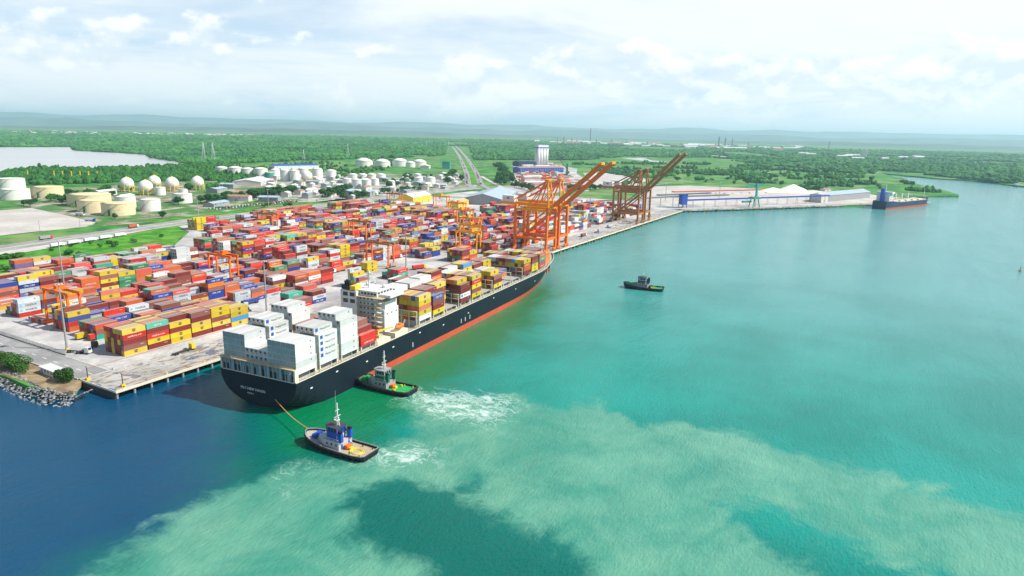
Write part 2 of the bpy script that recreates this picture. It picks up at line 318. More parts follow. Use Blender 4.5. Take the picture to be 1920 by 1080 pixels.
def build_water():
    xs = np.concatenate([[-60000, -20000, -5000, -1500, -700], np.arange(-400, 360, 2.6), np.arange(360, 1000, 40), [1200, 1600, 2200, 3000, 6000, 20000, 60000]])
    ys = np.concatenate([[-60000, -20000, -5000, -2000, -1100, -800], np.arange(-600, -480, 20), np.arange(-480, 0, 2.6), np.arange(0, 300, 30), [600, 2000, 8000, 60000]])
    X, Y = np.meshgrid(xs, ys, indexing='ij'); nx, ny = X.shape
    co = np.stack([X, Y, np.full_like(X, WZ)], -1).reshape(-1, 3)
    i = np.arange(nx - 1)[:, None] * ny + np.arange(ny - 1)[None, :]
    q = np.stack([i, i + ny, i + ny + 1, i + 1], -1).reshape(-1, 4)
    me = bpy.data.meshes.new('water'); me.vertices.add(len(co)); me.vertices.foreach_set('co', co.astype(np.float32).ravel())
    me.loops.add(q.size); me.loops.foreach_set('vertex_index', q.ravel().astype(np.int32))
    me.polygons.add(len(q)); me.polygons.foreach_set('loop_start', np.arange(0, q.size, 4, dtype=np.int32))
    me.update(calc_edges=True)
    fx, fy = X.ravel(), Y.ravel(); near = (fx > -420) & (fx < 400) & (fy > -620) & (fy < 200)
    for nm, polys in (('plume', [PLUME]), ('deep', [BLUE]), ('foam', [FOAM1, FOAM2, FOAM3]), ('algae', [GREEN])):
        v = np.full(fx.shape, -200.0)
        for p in polys: v[near] = np.maximum(v[near], sdist_np(p, fx[near], fy[near]))
        v = np.clip(v, -200, 60)
        at = me.attributes.new(nm, 'FLOAT', 'POINT'); at.data.foreach_set('value', v.astype(np.float32))
    m, t, b = new_mat('harbour_water')
    pos = t.n('ShaderNodeNewGeometry').outputs['Position']
    def attr(n_): return t.n('ShaderNodeAttribute', attribute_name=n_).outputs['Fac']
    n1 = t.noise(pos, 0.030, 7, 0.62, 0.6); n2 = t.noise(pos, 0.11, 6, 0.6, 0.8); n3 = t.noise(pos, 0.012, 4, 0.5)
    wob = t.math('ADD', t.math('MULTIPLY_ADD', n1, 44.0, -22.0), t.math('MULTIPLY_ADD', n2, 14.0, -7.0))
    pl = t.sstep(t.math('ADD', attr('plume'), t.math('ADD', wob, t.math('MULTIPLY_ADD', t.noise(pos, 0.4, 5, 0.65, 0.8), 7.0, -3.5))), -5.5, 6.5)
    bl = t.sstep(t.math('ADD', attr('deep'), t.math('MULTIPLY', wob, 0.8)), -22.0, 18.0)
    al = t.sstep(t.math('ADD', attr('algae'), wob), -18.0, 14.0)
    base = t.mix(t.sstep(n3, 0.35, 0.65), c4((0.000, 0.205, 0.160)), c4((0.000, 0.275, 0.218)))
    sx_, sy_, sz_ = t.sep(pos)
    sky_sheen = t.math('MULTIPLY', t.sstep(t.math('ADD', sx_, t.math('MULTIPLY_ADD', n3, 260.0, -130.0)), 60.0, 520.0), 0.75)
    base = t.mix(sky_sheen, base, c4((0.12, 0.34, 0.335)))  # grazing sky reflection painted into the far water as a paler base
    base = t.mix(t.math('MULTIPLY', t.sstep(sx_, 45.0, -45.0), 0.85), base, c4((0.000, 0.100, 0.078)))
    base = t.mix(al, base, c4((0.000, 0.165, 0.062)))
    base = t.mix(bl, base, c4((0.000, 0.058, 0.130)))
    plc = t.mix(t.sstep(n1, 0.30, 0.7), c4((0.045, 0.255, 0.180)), c4((0.140, 0.36, 0.250)))
    base = t.mix(t.math('MULTIPLY', pl, t.math('MULTIPLY_ADD', t.sstep(n2, 0.25, 0.62), 0.18, 0.76)), base, plc)
    # churned foam: thin lacy lines inside the wash
    warp = t.n('ShaderNodeVectorMath', operation='MULTIPLY_ADD'); nv = t.n('ShaderNodeTexNoise'); t.l(pos, nv.inputs['Vector']); nv.inputs['Scale'].default_value = 0.16; nv.inputs['Detail'].default_value = 4
    t.l(nv.outputs['Color'], warp.inputs[0]); warp.inputs[1].default_value = (9, 9, 0); t.l(pos, warp.inputs[2])
    stt = t.n('ShaderNodeMapping'); t.l(warp.outputs[0], stt.inputs[0]); stt.inputs['Rotation'].default_value = (0, 0, -0.35); stt.inputs['Scale'].default_value = (1.0, 0.55, 1.0)
    fo = attr('foam')
    churn = t.noise(stt.outputs[0], 0.16, 10, 0.78, 1.2); ridg = t.math('ABSOLUTE', t.math('SUBTRACT', t.noise(stt.outputs[0], 0.11, 6, 0.6, 0.8), 0.5))
    dens = t.sstep(t.math('ADD', fo, t.math('MULTIPLY', wob, 0.30)), -7.0, 13.0)
    fm = t.math('MAXIMUM', t.sstep(churn, t.math('MULTIPLY_ADD', dens, -0.33, 0.74), t.math('MULTIPLY_ADD', dens, -0.23, 0.88)), t.math('MULTIPLY', t.sstep(ridg, 0.035, 0.0), t.math('MULTIPLY', dens, 0.55)))
    fm = t.math('MULTIPLY', fm, t.sstep(dens, 0.02, 0.35))
    base = t.mix(t.math('MULTIPLY', fm, 0.85), base, c4((0.72, 0.82, 0.78)))
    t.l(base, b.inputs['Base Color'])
    b.inputs['IOR'].default_value = 1.33; b.inputs['Specular IOR Level'].default_value = 0.42
    t.put(b.inputs['Roughness'], t.math('MULTIPLY_ADD', fm, 0.5, 0.10))
    mp = t.n('ShaderNodeMapping'); t.l(pos, mp.inputs[0]); mp.inputs['Rotation'].default_value = (0, 0, 0.6); mp.inputs['Scale'].default_value = (1.0, 2.2, 1.0)
    wv = t.math('ADD', t.math('MULTIPLY', t.noise(mp.outputs[0], 0.16, 5, 0.62), 1.0), t.math('ADD', t.math('MULTIPLY', t.noise(mp.outputs[0], 0.03, 3, 0.5), 1.6), t.math('MULTIPLY', t.noise(mp.outputs[0], 0.55, 4, 0.65), 1.1)))
    lm = t.n('ShaderNodeMapping'); t.l(pos, lm.inputs[0]); lm.inputs['Rotation'].default_value = (0, 0, -0.5); lm.inputs['Scale'].default_value = (0.5, 1.5, 1.0)
    wv = t.math('MULTIPLY', wv, t.math('MULTIPLY_ADD', t.sstep(t.noise(lm.outputs[0], 0.02, 5, 0.6, 0.5), 0.30, 0.70), 0.45, 0.75))
    bp = t.n('ShaderNodeBump'); bp.inputs['Strength'].default_value = 0.55; bp.inputs['Distance'].default_value = 0.65
    t.l(wv, bp.inputs['Height']); t.l(bp.outputs[0], b.inputs['Normal'])
    me.materials.append(m)
    kind(link('water', me), 'structure')
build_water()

def sheet(name, poly, z, m, thick=None, st=True):
    mb = MB()
    if thick: mb.prism(poly, z - thick, z)
    else: mb.add([(x, y, z) for x, y in poly], [tuple(range(len(poly)))])
    o = mb.build(name, m)
    return kind(o, 'structure') if st else o
def area(p): return sum(p[i - 1][0] * p[i][1] - p[i][0] * p[i - 1][1] for i in range(len(p)))
def ccw(p): return p if area(p) > 0 else p[::-1]

COAST = [(-26,-8),(-13,-13.9),(870,-14),(900,-40),(1195,-278),(1300,-310),(1420,-345),(1539,-389),(1597,-451),(1640,-452),(1758,-434),(1872,-399),(2127,-362),(2291,-348),(2446,-301),(2601,-281),(2501,-348),(2453,-402),(2401,-429),(2375,-510),(2317,-580),(2219,-601),(2145,-636),(2080,-900),(2300,-1800),(5000,-5000),(60000,-45000),(60000,60000),(-13000,60000),(-700,3000),(-190,420),(-80,130),(-50,50),(-44,21),(-45,0),(-42,-18),(-36,-22)]
sheet('ground', ccw(COAST), -0.5, M['land'], 5.5)
# lake and creeks
mwl, t_, b_ = new_mat('still_lake_water')
pos_ = t_.n('ShaderNodeNewGeometry').outputs['Position']
t_.l(t_.mix(t_.noise(pos_, 0.004, 4), c4((0.40, 0.40, 0.38)), c4((0.50, 0.49, 0.47))), b_.inputs['Base Color']); b_.inputs['Roughness'].default_value = 0.22  # pale base colour stands in for the sky reflected in the lake
LAKE = [(574,1420),(721,1519),(784,1413),(1092,1436),(1180,1620),(1301,1982),(1396,2145),(1400,2634),(1593,3012),(1331,3083),(700,3300),(100,3000),(200,1900)]
sheet('lake', ccw(LAKE), -0.25, mwl)
sheet('creek', ccw([(3057,879),(3187,805),(2897,667),(2762,523),(2712,601),(2781,661)]), -0.25, mwl)
sheet('pond', ccw([(4248,709),(3924,533),(3658,536),(3801,600)]), -0.25, mwl)
sheet('creek', ccw([(2560,-285),(2640,-262),(3050,-60),(3000,10),(2850,-120)]), -0.25, mwl)
sheet('lake', ccw([(1150,3900),(700,3700),(560,3400),(900,3330),(1350,3180),(1500,3500)]), -0.2, mwl)

# paved yard, lots, roads
YARD = [(-13.5,-13.7),(868,-13.7),(895,-38),(960,-90),(985,-60),(960,60),(960,200),(930,390),(300,388),(280,340),(205,262),(110,246),(30,235),(-13.5,160)]
sheet('yard_pavement', ccw(YARD), 0.0, M['conc'], 0.5)
sheet('field', ccw([(-60,240),(28,237),(110,249),(204,265),(278,343),(296,392),(207,362),(98,335),(-40,300)]), -0.12, M['field'], 0.35)
sheet('bare_lot', ccw([(120,690),(290,684),(279,586),(262,486),(238,462),(60,468)]), -0.1, M['lot'], 0.35)
sheet('industrial_ground', ccw([(238,455),(262,480),(281,590),(292,690),(330,900),(640,960),(860,1130),(1010,1120),(1340,640),(1010,430),(560,432),(344,432)]), -0.25, M['earth'])
sheet('estate_paving', ccw([(560,500),(560,620),(700,700),(830,900),(1010,960),(1090,760),(1280,650),(1120,540),(940,450),(620,445)]), -0.2, M['estate'])
sheet('bulk_terminal_lot', ccw([(900,-38),(1060,-160),(1200,-275),(1420,-340),(1500,-250),(1450,-60),(1424,101),(1315,160),(1149,110),(960,80)]), -0.15, M['lot'])
sheet('pale_lot', ccw([(1689,488),(1961,400),(1500,230),(1286,183),(1255,267)]), -0.2, M['lot'])
sheet('logistics_lot', ccw([(1060,410),(1110,395),(1480,640),(1700,700),(1900,860),(2150,830),(1900,600),(1650,490),(1280,280),(1000,250),(960,300)]), -0.2, M['conc'])
sheet('grass_strip', ccw([(2000,1140),(1090,500),(1108,482),(1414,690),(2118,1180)]), -0.2, M['field'])
sheet('grass_strip', ccw([(300,432),(480,440),(690,455),(690,470),(480,470),(300,452)]), -0.2, M['field'])

sheet('fence_verge', [(-16.2,-11.3),(-13.4,-11.3),(-13.4,166),(-16.2,166)], -0.06, M['conc'])
sheet('quay_threshold', [(-29,-14.05),(-13.4,-14.05),(-13.4,-11.4),(-29,-11.4)], -0.05, M['conc'])
sheet('truck_lot', ccw([(-40,318),(98,338),(205,366),(286,394),(300,404),(210,386),(80,361),(-40,339)]), -0.09, M['lot'])
def offs(pts, d):
    out = []
    for i, p in enumerate(pts):
        a = Vector(pts[max(i - 1, 0)]); b = Vector(pts[min(i + 1, len(pts) - 1)]); t = (b - a).normalized()
        out.append((p[0] - t.y * d, p[1] + t.x * d))
    return out
def road(name, pts, wd, z=0.03, m=None, dash=True, kerb=True):
    a = offs(pts, wd / 2); b = offs(pts, -wd / 2); n = len(pts)
    mb = MB(); mb.add([(x, y, z) for x, y in a] + [(x, y, z) for x, y in b], [(n + i, n + i + 1, i + 1, i) for i in range(n - 1)])
    o = kind(mb.build(name, m or M['asph']), 'structure')
    if kerb:
        for s in (1, -1):
            k = MB(); a2 = offs(pts, s * (wd / 2 + 0.05)); b2 = offs(pts, s * (wd / 2 + 0.55))
            for i in range(n - 1):
                q = [a2[i], a2[i + 1], b2[i + 1], b2[i]]; k.prism(ccw(q), z - 0.4, z + 0.12)
            k.build('kerb', M['lot'], o)
    if dash:
        k = MB()
        for i in range(n - 1):
            p = Vector(pts[i]); q = Vector(pts[i + 1]); L = (q - p).length; t = (q - p) / L; s = 0.0
            nrm = Vector((-t.y, t.x)) * 0.18
            while s < L - 4:
                A = p + t * s; B = p + t * (s + 4)
                k.add([(*(A - nrm), z + 0.02), (*(B - nrm), z + 0.02), (*(B + nrm), z + 0.02), (*(A + nrm), z + 0.02)], [(0, 1, 2, 3)]); s += 10
        k.build('lane_marking', M['paint'], o)
    return o
RD = [(-200,330),(-40,352),(80,371),(217,396),(344,418),(555,421),(784,437),(1010,430)]
road('road', offs(RD, 9), 13); road('road', offs(RD, -9), 13)
road('access_road', [(-22.5,-12),(-22,60),(-24,180),(-30,300),(-42,348)], 13, 0.03)
H1 = [(980,395),(1079,480),(1432,715),(2350,1350),(3400,2090),(4416,2815)]
road('highway', offs(H1, 14), 12, 0.05, M['asph']); road('highway', offs(H1, -14), 12, 0.05, M['asph'])
road('slip_road', [(905,330),(980,340),(1060,400),(1180,500),(1330,620)], 9, 0.06, M['lot'])
road('lot_edge_road', [(40,456),(250,470)], 6, 0.0, M['lot'], False, False)
road('terminal_road', [(960,60),(1140,110),(1330,170),(1500,160)], 9, 0.0, M['asph'], False, False)

# ------------------------------------------------------------------ quay
mq, t_, b_ = new_mat('stained_quay_concrete')
pq = t_.n('ShaderNodeNewGeometry').outputs['Position']
mpq = t_.n('ShaderNodeMapping'); t_.l(pq, mpq.inputs[0]); mpq.inputs['Scale'].default_value = (0.5, 1.3, 1)
st_ = t_.sstep(t_.noise(mpq.outputs[0], 0.26, 6, 0.64, 0.9), 0.50, 0.60)
big_ = t_.noise(pq, 0.035, 5, 0.6)
cq = t_.mix(t_.sstep(big_, 0.3, 0.7), c4((0.31, 0.30, 0.275)), c4((0.50, 0.485, 0.45)))
cq = t_.mix(t_.math('MULTIPLY', st_, 0.75), cq, c4((0.13, 0.095, 0.06)))
pud = t_.sstep(t_.noise(pq, 0.085, 4, 0.5, 0.3), 0.575, 0.61)
cq = t_.mix(t_.math('MULTIPLY', pud, 0.8), cq, c4((0.07, 0.12, 0.22)))  # puddles: blue of the reflected sky mixed into their base colour
t_.l(cq, b_.inputs['Base Color']); t_.put(b_.inputs['Roughness'], t_.math('MULTIPLY_ADD', pud, -0.75, 0.85))
M['quay'] = mq
quay = kind(MB().box(-29, 872, -40.6, -14.0, -1.3, -0.22).build('quay', M['quay']), 'structure')
SX = 30.0
slabm = {}
for j, (y0, y1) in enumerate(((-40.6, -36.9), (-36.7, -28.2), (-28.0, -20.6), (-20.4, -14.0))):
    slabm[j] = MB().box(0.06, SX - 0.06, y0, y1, -0.22, 0.0).mesh('slab', M['quay'])
    for i in range(30): link('slab', slabm[j], quay, (-29 + i * SX, 0, 0.004 * ((i * 7 + j * 3) % 5)))
pm = MB().cyl((0, 0, -7), 0.55, 5.4, 8).mesh('pile', M['wallg'])
for i in range(112):
    link('pile', pm, quay, (-28 + i * 8.0, -39.6, 0))
    if i < 20: link('pile', pm, quay, (-28 + i * 8.0, -33.0, 0))
kw = MB().box(-26, 872, -15.5, -14.2, -7, -1.75).build('retaining_wall', M['dark'], quay)
MB().box(-29.25, -29.0, -40.6, -14, -0.8, 0.05).build('end_beam', M['cream'], quay); MB().box(-29.2, -29.02, -40.0, -14, -6.0, -0.82).build('end_wall', M['dark'], quay)
MB().box(-29, 872, -40.95, -40.62, -1.1, 0.12).build('edge_beam', M['cream'], quay)
for yy in (-37.3, -2.2):
    rb = MB().box(-20, 868, yy - 0.12, yy + 0.12, 0.0, 0.16).build('crane_rail', M['rust'], quay)
fm_ = MB(); fm_.box(-0.9, 0.9, -0.55, 0.0, -3.6, -0.2, 0); fm_.box(-0.5, 0.5, -0.75, -0.55, -3.2, -0.6, 1); fm_ = fm_.mesh('fender', [M['yellow'], M['rubber']])
for i in range(37): link('fender', fm_, quay, (32 + i * 23.0, -40.97, 0))
bm_ = MB(); bm_.lathe([(0.45, 0), (0.32, 0.15), (0.3, 0.55), (0.5, 0.7), (0.42, 0.9)], 10); bm_ = bm_.mesh('bollard', M['yellow'])
for i in range(45): link('bollard', bm_, quay, (-24 + i * 20.0, -39.4, 0.02))
MB().box(-14, 868, -13.62, -12.9, 0.03, 0.85).build('crash_wall', M['conc'], quay)
# concrete pier for bulk cargo beyond the container quay
def strip_poly(p, q, wd):
    t = (Vector(q) - Vector(p)).normalized(); n = Vector((-t.y, t.x)) * wd
    return [p, q, (q[0] + n.x, q[1] + n.y), (p[0] + n.x, p[1] + n.y)]
PA, PB = (878, -41), (1350, -391)
pier = sheet('bulk_pier', ccw(strip_poly(PA, PB, 16)), 0.05, M['quay'], 1.9)
tdir = (Vector(PB) - Vector(PA)).normalized(); prz = math.atan2(tdir.y, tdir.x); plen = (Vector(PB) - Vector(PA)).length
for i in range(int(plen / 9)):
    p = Vector(PA) + tdir * (4 + i * 9); link('pile', pm, pier, (p.x + 0.6, p.y + 0.8, -0.1))
for i in range(int(plen / 28)):
    p = Vector(PA) + tdir * (12 + i * 28); link('fender', fm_, pier, (p.x, p.y, 0), prz)
n_ = Vector((-tdir.y, tdir.x))
MB().add([(PA[0] + n_.x * 15, PA[1] + n_.y * 15, -6), (PB[0] + n_.x * 15, PB[1] + n_.y * 15, -6), (PB[0] + n_.x * 15, PB[1] + n_.y * 15, -1.9), (PA[0] + n_.x * 15, PA[1] + n_.y * 15, -1.9)], [(0, 1, 2, 3)]).build('shore_wall', M['dark'], pier)

# riprap bank by the quay's end: uneven rocks, too many to count
rk = MB(); rr = random.Random(3)
def rock(mb, c, s):
    v = []; base = [(1,0,0),(-1,0,0),(0,1,0),(0,-1,0),(0,0,1),(0,0,-1)]
    a = rr.random() * 6.28; ca, sa = math.cos(a), math.sin(a)
    for p in base:
        k = s * rr.uniform(0.6, 1.25); x, y, z = p[0] * k, p[1] * k, p[2] * k * 0.75
        x += rr.uniform(-.3, .3) * s; y += rr.uniform(-.3, .3) * s
        v.append((c[0] + ca * x - sa * y, c[1] + sa * x + ca * y, c[2] + z))
    mb.add(v, [(0,2,4),(2,1,4),(1,3,4),(3,0,4),(2,0,5),(1,2,5),(3,1,5),(0,3,5)])
SH = [(-33,-27),(-40,-29),(-45,-22),(-46,-8),(-45,6),(-44.5,21),(-47,38),(-53,60),(-64,95),(-80,135)]
for i in range(len(SH) - 1):
    a = Vector(SH[i]); b = Vector(SH[i + 1]); L = (b - a).length; t = (b - a) / L; nn = Vector((t.y, -t.x))
    if nn.x > 0: nn = -nn
    for k in range(int(L * 9)):
        u_ = rr.random() * L; v_ = rr.random(); p = a + t * u_ + nn * (v_ * 8 - 3.5)
        rock(rk, (p.x, p.y, 0.2 - v_ * 4.6), rr.uniform(0.35, 0.85))
kind(tag(rk.build('riprap_rocks', M['rock']), 'loose grey boulders of the riprap bank beside the quay end', 'rocks'), 'stuff')
sheet('bank', ccw([(-43,-20),(-38,-24),(-29.3,-15),(-29.3,62),(-50,60),(-44,30),(-43,2)]), -0.35, M['soil'], 2.5)

# ------------------------------------------------------------------ hills
def hills(name, dist, amp, base, seed, a0=-35, a1=95, depth=5000):
    mb = MB(); n = 150; rows = 9
    vs = []
    for j in range(rows):
        for i in range(n):
            a = R(a0 + (a1 - a0) * i / (n - 1)); d = dist + depth * (j / (rows - 1))
            x = -187 + d * math.cos(a); y = -326 + d * math.sin(a)
            prof = math.sin(math.pi * min(1, j / (rows - 1) * 1.15 + 0.02)) ** 0.8 if j else 0
            h = base + amp * (0.5 + 0.9 * mnoise.fractal(Vector((x / 2600, y / 2600, seed)), 1.0, 2.0, 5))
            vs.append((x, y, -1 + max(0, h) * prof))
    fs = [(j * n + i, j * n + i + 1, (j + 1) * n + i + 1, (j + 1) * n + i) for j in range(rows - 1) for i in range(n - 1)]
    mb.add(vs, [f[::-1] for f in fs]); return kind(mb.build(name, M['hills'], smooth=True), 'structure')
hills('hills', 13500, 75, 5, 1.3); hills('hills', 22000, 130, 110, 5.1); hills('hills', 32000, 120, 380, 9.7, depth=6000)

# ------------------------------------------------------------------ forests (read as one mass)
def forest(name, label, pts, material, zbase=-0.5):
    me = bpy.data.meshes.new(name); arr = np.array(pts, np.float32)
    me.vertices.add(len(arr)); me.vertices.foreach_set('co', np.ascontiguousarray(arr[:, :3]).ravel())
    a = me.attributes.new('crown_size', 'FLOAT_VECTOR', 'POINT'); a.data.foreach_set('vector', np.ascontiguousarray(arr[:, 3:6]).ravel())
    a = me.attributes.new('turn', 'FLOAT', 'POINT'); a.data.foreach_set('value', np.ascontiguousarray(arr[:, 6]))
    me.materials.append(material)
    o = link(name, me)
    g = bpy.data.node_groups.new(name + '_nodes', 'GeometryNodeTree')
    g.interface.new_socket('Geometry', in_out='INPUT', socket_type='NodeSocketGeometry'); g.interface.new_socket('Geometry', in_out='OUTPUT', socket_type='NodeSocketGeometry')
    N = g.nodes.new; gi = N('NodeGroupInput'); go = N('NodeGroupOutput')
    ico = N('GeometryNodeMeshIcoSphere'); ico.inputs['Radius'].default_value = 1.0; ico.inputs['Subdivisions'].default_value = 3
    sp = N('GeometryNodeSetPosition'); tn = N('ShaderNodeTexNoise'); tn.inputs['Scale'].default_value = 1.9; tn.inputs['Detail'].default_value = 3.0; tn.inputs['Roughness'].default_value = 0.7
    vm = N('ShaderNodeVectorMath'); vm.operation = 'SUBTRACT'; vm.inputs[1].default_value = (0.5, 0.5, 0.5)
    vs = N('ShaderNodeVectorMath'); vs.operation = 'SCALE'; vs.inputs['Scale'].default_value = 1.25
    g.links.new(tn.outputs['Color'], vm.inputs[0]); g.links.new(vm.outputs[0], vs.inputs[0]); g.links.new(vs.outputs[0], sp.inputs['Offset'])
    g.links.new(ico.outputs['Mesh'], sp.inputs['Geometry'])
    sm = N('GeometryNodeSetMaterial'); sm.inputs['Material'].default_value = material; g.links.new(sp.outputs[0], sm.inputs['Geometry'])
    ins = N('GeometryNodeInstanceOnPoints')
    na = N('GeometryNodeInputNamedAttribute'); na.data_type = 'FLOAT_VECTOR'; na.inputs['Name'].default_value = 'crown_size'
    nb = N('GeometryNodeInputNamedAttribute'); nb.data_type = 'FLOAT'; nb.inputs['Name'].default_value = 'turn'
    cx = N('ShaderNodeCombineXYZ'); g.links.new(nb.outputs['Attribute'], cx.inputs[2])
    g.links.new(gi.outputs[0], ins.inputs['Points']); g.links.new(sm.outputs[0], ins.inputs['Instance'])
    g.links.new(na.outputs['Attribute'], ins.inputs['Scale']); g.links.new(cx.outputs[0], ins.inputs['Rotation'])
    g.links.new(ins.outputs[0], go.inputs[0])
    md = o.modifiers.new('trees', 'NODES'); md.node_group = g
    kind(o, 'stuff'); tag(o, label, 'forest'); return o
def scatter(poly, seed, k=1.0, s0=5.5, holes=()):
    """crowns inside a polygon; far ones stand for wider clumps"""
    rn = random.Random(seed); xs = [p[0] for p in poly]; ys = [p[1] for p in poly]; out = []
    x0, x1, y0, y1 = min(xs), max(xs), min(ys), max(ys); A = abs(area(poly)) / 2
    cell = 9.0
    tries = int((x1 - x0) * (y1 - y0) / 60.0 * k); tries = min(tries, 900000)
    X = np.random.RandomState(seed).rand(tries) * (x1 - x0) + x0; Y = np.random.RandomState(seed + 1).rand(tries) * (y1 - y0) + y0
    D = np.hypot(X + 187, Y + 326); keep = np.random.RandomState(seed + 2).rand(tries) < np.clip((1500.0 / D) ** 1.7, 0, 1)
    ok = inpoly_np(poly, X, Y) & keep
    for h in holes: ok &= ~inpoly_np(h, X, Y)
    for x, y, d in zip(X[ok], Y[ok], D[ok]):
        g = max(1.0, d / 2300.0) ** 0.85; s = s0 * g * rn.choice((.55, .8, .9, 1.1, 1.3, 1.75)) * rn.uniform(.85, 1.15); hh = rn.uniform(2.6, 6.2) * (1 + 0.12 * (g - 1))
        if rn.random() < 0.12: hh *= 1.5
        out.append((x, y, -0.5 + hh * 0.8, s, s * rn.uniform(0.8, 1.2), hh, rn.random() * 6.28))
    return out
def patchy(pts, sc_, cut): return [p for p in pts if mnoise.noise(Vector((p[0] / sc_, p[1] / sc_, 2.2))) > cut]
FL = [(1362,3152),(1631,3084),(1400,2634),(1396,2145),(1254,1910),(1100,1450),(1163,1459),(1375,1474),(1730,1482),(2025,1470),(2415,1506),(5116,3359),(6476,4596),(4791,6000),(3566,8052),(2000,7000),(1500,4200)]
FM = [(2158,1168),(2305,1077),(2627,879),(3217,937),(3600,600),(2850,120),(2420,-220),(2600,-255),(2734,-250),(3823,141),(4842,989),(5495,2113),(4988,3027)]
FR = [(2744,-304),(2653,-389),(2443,-490),(2286,-563),(2228,-646),(2180,-900),(2500,-1200),(4200,-1400),(4647,-367),(5458,729),(3900,160)]
FB = [(575,1395),(721,1500),(784,1398),(1085,1420),(1120,1300),(1021,1107),(828,880),(640,1000),(568,1010),(430,1080),(480,1250)]
CRK = [(3057,920),(3220,830),(2920,640),(2762,480),(2680,601),(2740,690)]; PND = [(4300,740),(3950,490),(3600,500),(3780,650)]
forest('mangrove_forest', 'wide green mangrove forest stretching beyond the lake to the hills', patchy(scatter(FL, 11, 1.0), 210, -0.34), M['mangrove'])
forest('mangrove_forest', 'green mangrove belt behind the silos around a pale creek', patchy(scatter(FM, 21, 1.0, holes=(CRK, PND)), 170, -0.22), M['mangrove'])
forest('mangrove_forest', 'wooded far shore across the inlet from the bulk carrier', patchy(scatter(FR, 31, 1.0), 150, -0.30), M['mangrove'])
FF = []
for a_ in range(-14, 70, 4): FF.append((-187 + 9300 * math.cos(R(a_)), -326 + 9300 * math.sin(R(a_))))
for a_ in range(70, -15, -4): FF.append((-187 + 5200 * math.cos(R(a_)), -326 + 5200 * math.sin(R(a_))))
forest('far_woodland', 'patchy woodland on the plain before the hills', patchy(scatter(FF, 51, 0.9), 700, -0.05), M['mangrove'])
forest('marsh_thicket', 'low patchy thickets across the marsh between the pier and the forest', patchy(scatter([(1500,-180),(1650,-420),(2150,-340),(2600,-240),(2900,120),(2600,700),(2100,760),(1560,260)], 61, 0.8, 4.0), 120, 0.16), M['mangrove'])
st_pts = []
rn_ = random.Random(71)
for A_, B_2, n_t, h_t, j_t in (((1150,900),(1460,1060),46,11,34),((1050,1180),(1500,1330),60,9,60),((900,650),(1100,900),24,10,40),((640,760),(820,900),22,10,30),((1300,215),(1500,250),16,9,20),((1500,1080),(1900,1400),70,9,60),((1180,1010),(1400,1240),40,9,50)):
    for i_ in range(n_t):
        q_ = rn_.random(); hh_ = h_t * rn_.uniform(.3, .5); st_pts.append((A_[0] + (B_2[0] - A_[0]) * q_ + rn_.uniform(-j_t, j_t), A_[1] + (B_2[1] - A_[1]) * q_ + rn_.uniform(-j_t, j_t), -.3 + hh_ * .8, hh_ * rn_.uniform(.8, 1.2), hh_ * rn_.uniform(.8, 1.2), hh_, rn_.random() * 6.28))
forest('scattered_trees', 'scattered low trees across the open ground between tanks and forest', st_pts, M['leaf'])
forest('mangrove_belt', 'dense belt of trees between the lake and the tank farm', scatter(FB, 41, 1.0, 4.6), M['leaf'])

# haze over the whole place
mh = bpy.data.materials.new('haze'); mh.use_nodes = True; mh.node_tree.nodes.clear()
th = NT(mh.node_tree); pv = th.n('ShaderNodeVolumePrincipled'); oh = th.n('ShaderNodeOutputMaterial'); th.l(pv.outputs[0], oh.inputs['Volume'])
pv.inputs['Color'].default_value = (0.60, 0.83, 1.0, 1); pv.inputs['Density'].default_value = 4.8e-5; pv.inputs['Anisotropy'].default_value = 0.2
HAZE = MB().box(-75000, 75000, -75000, 75000, -9.0, 640).build('haze', mh); kind(HAZE, 'stuff')
HAZE['label'] = 'thin pale haze in the air over the harbour'; HAZE['category'] = 'haze'

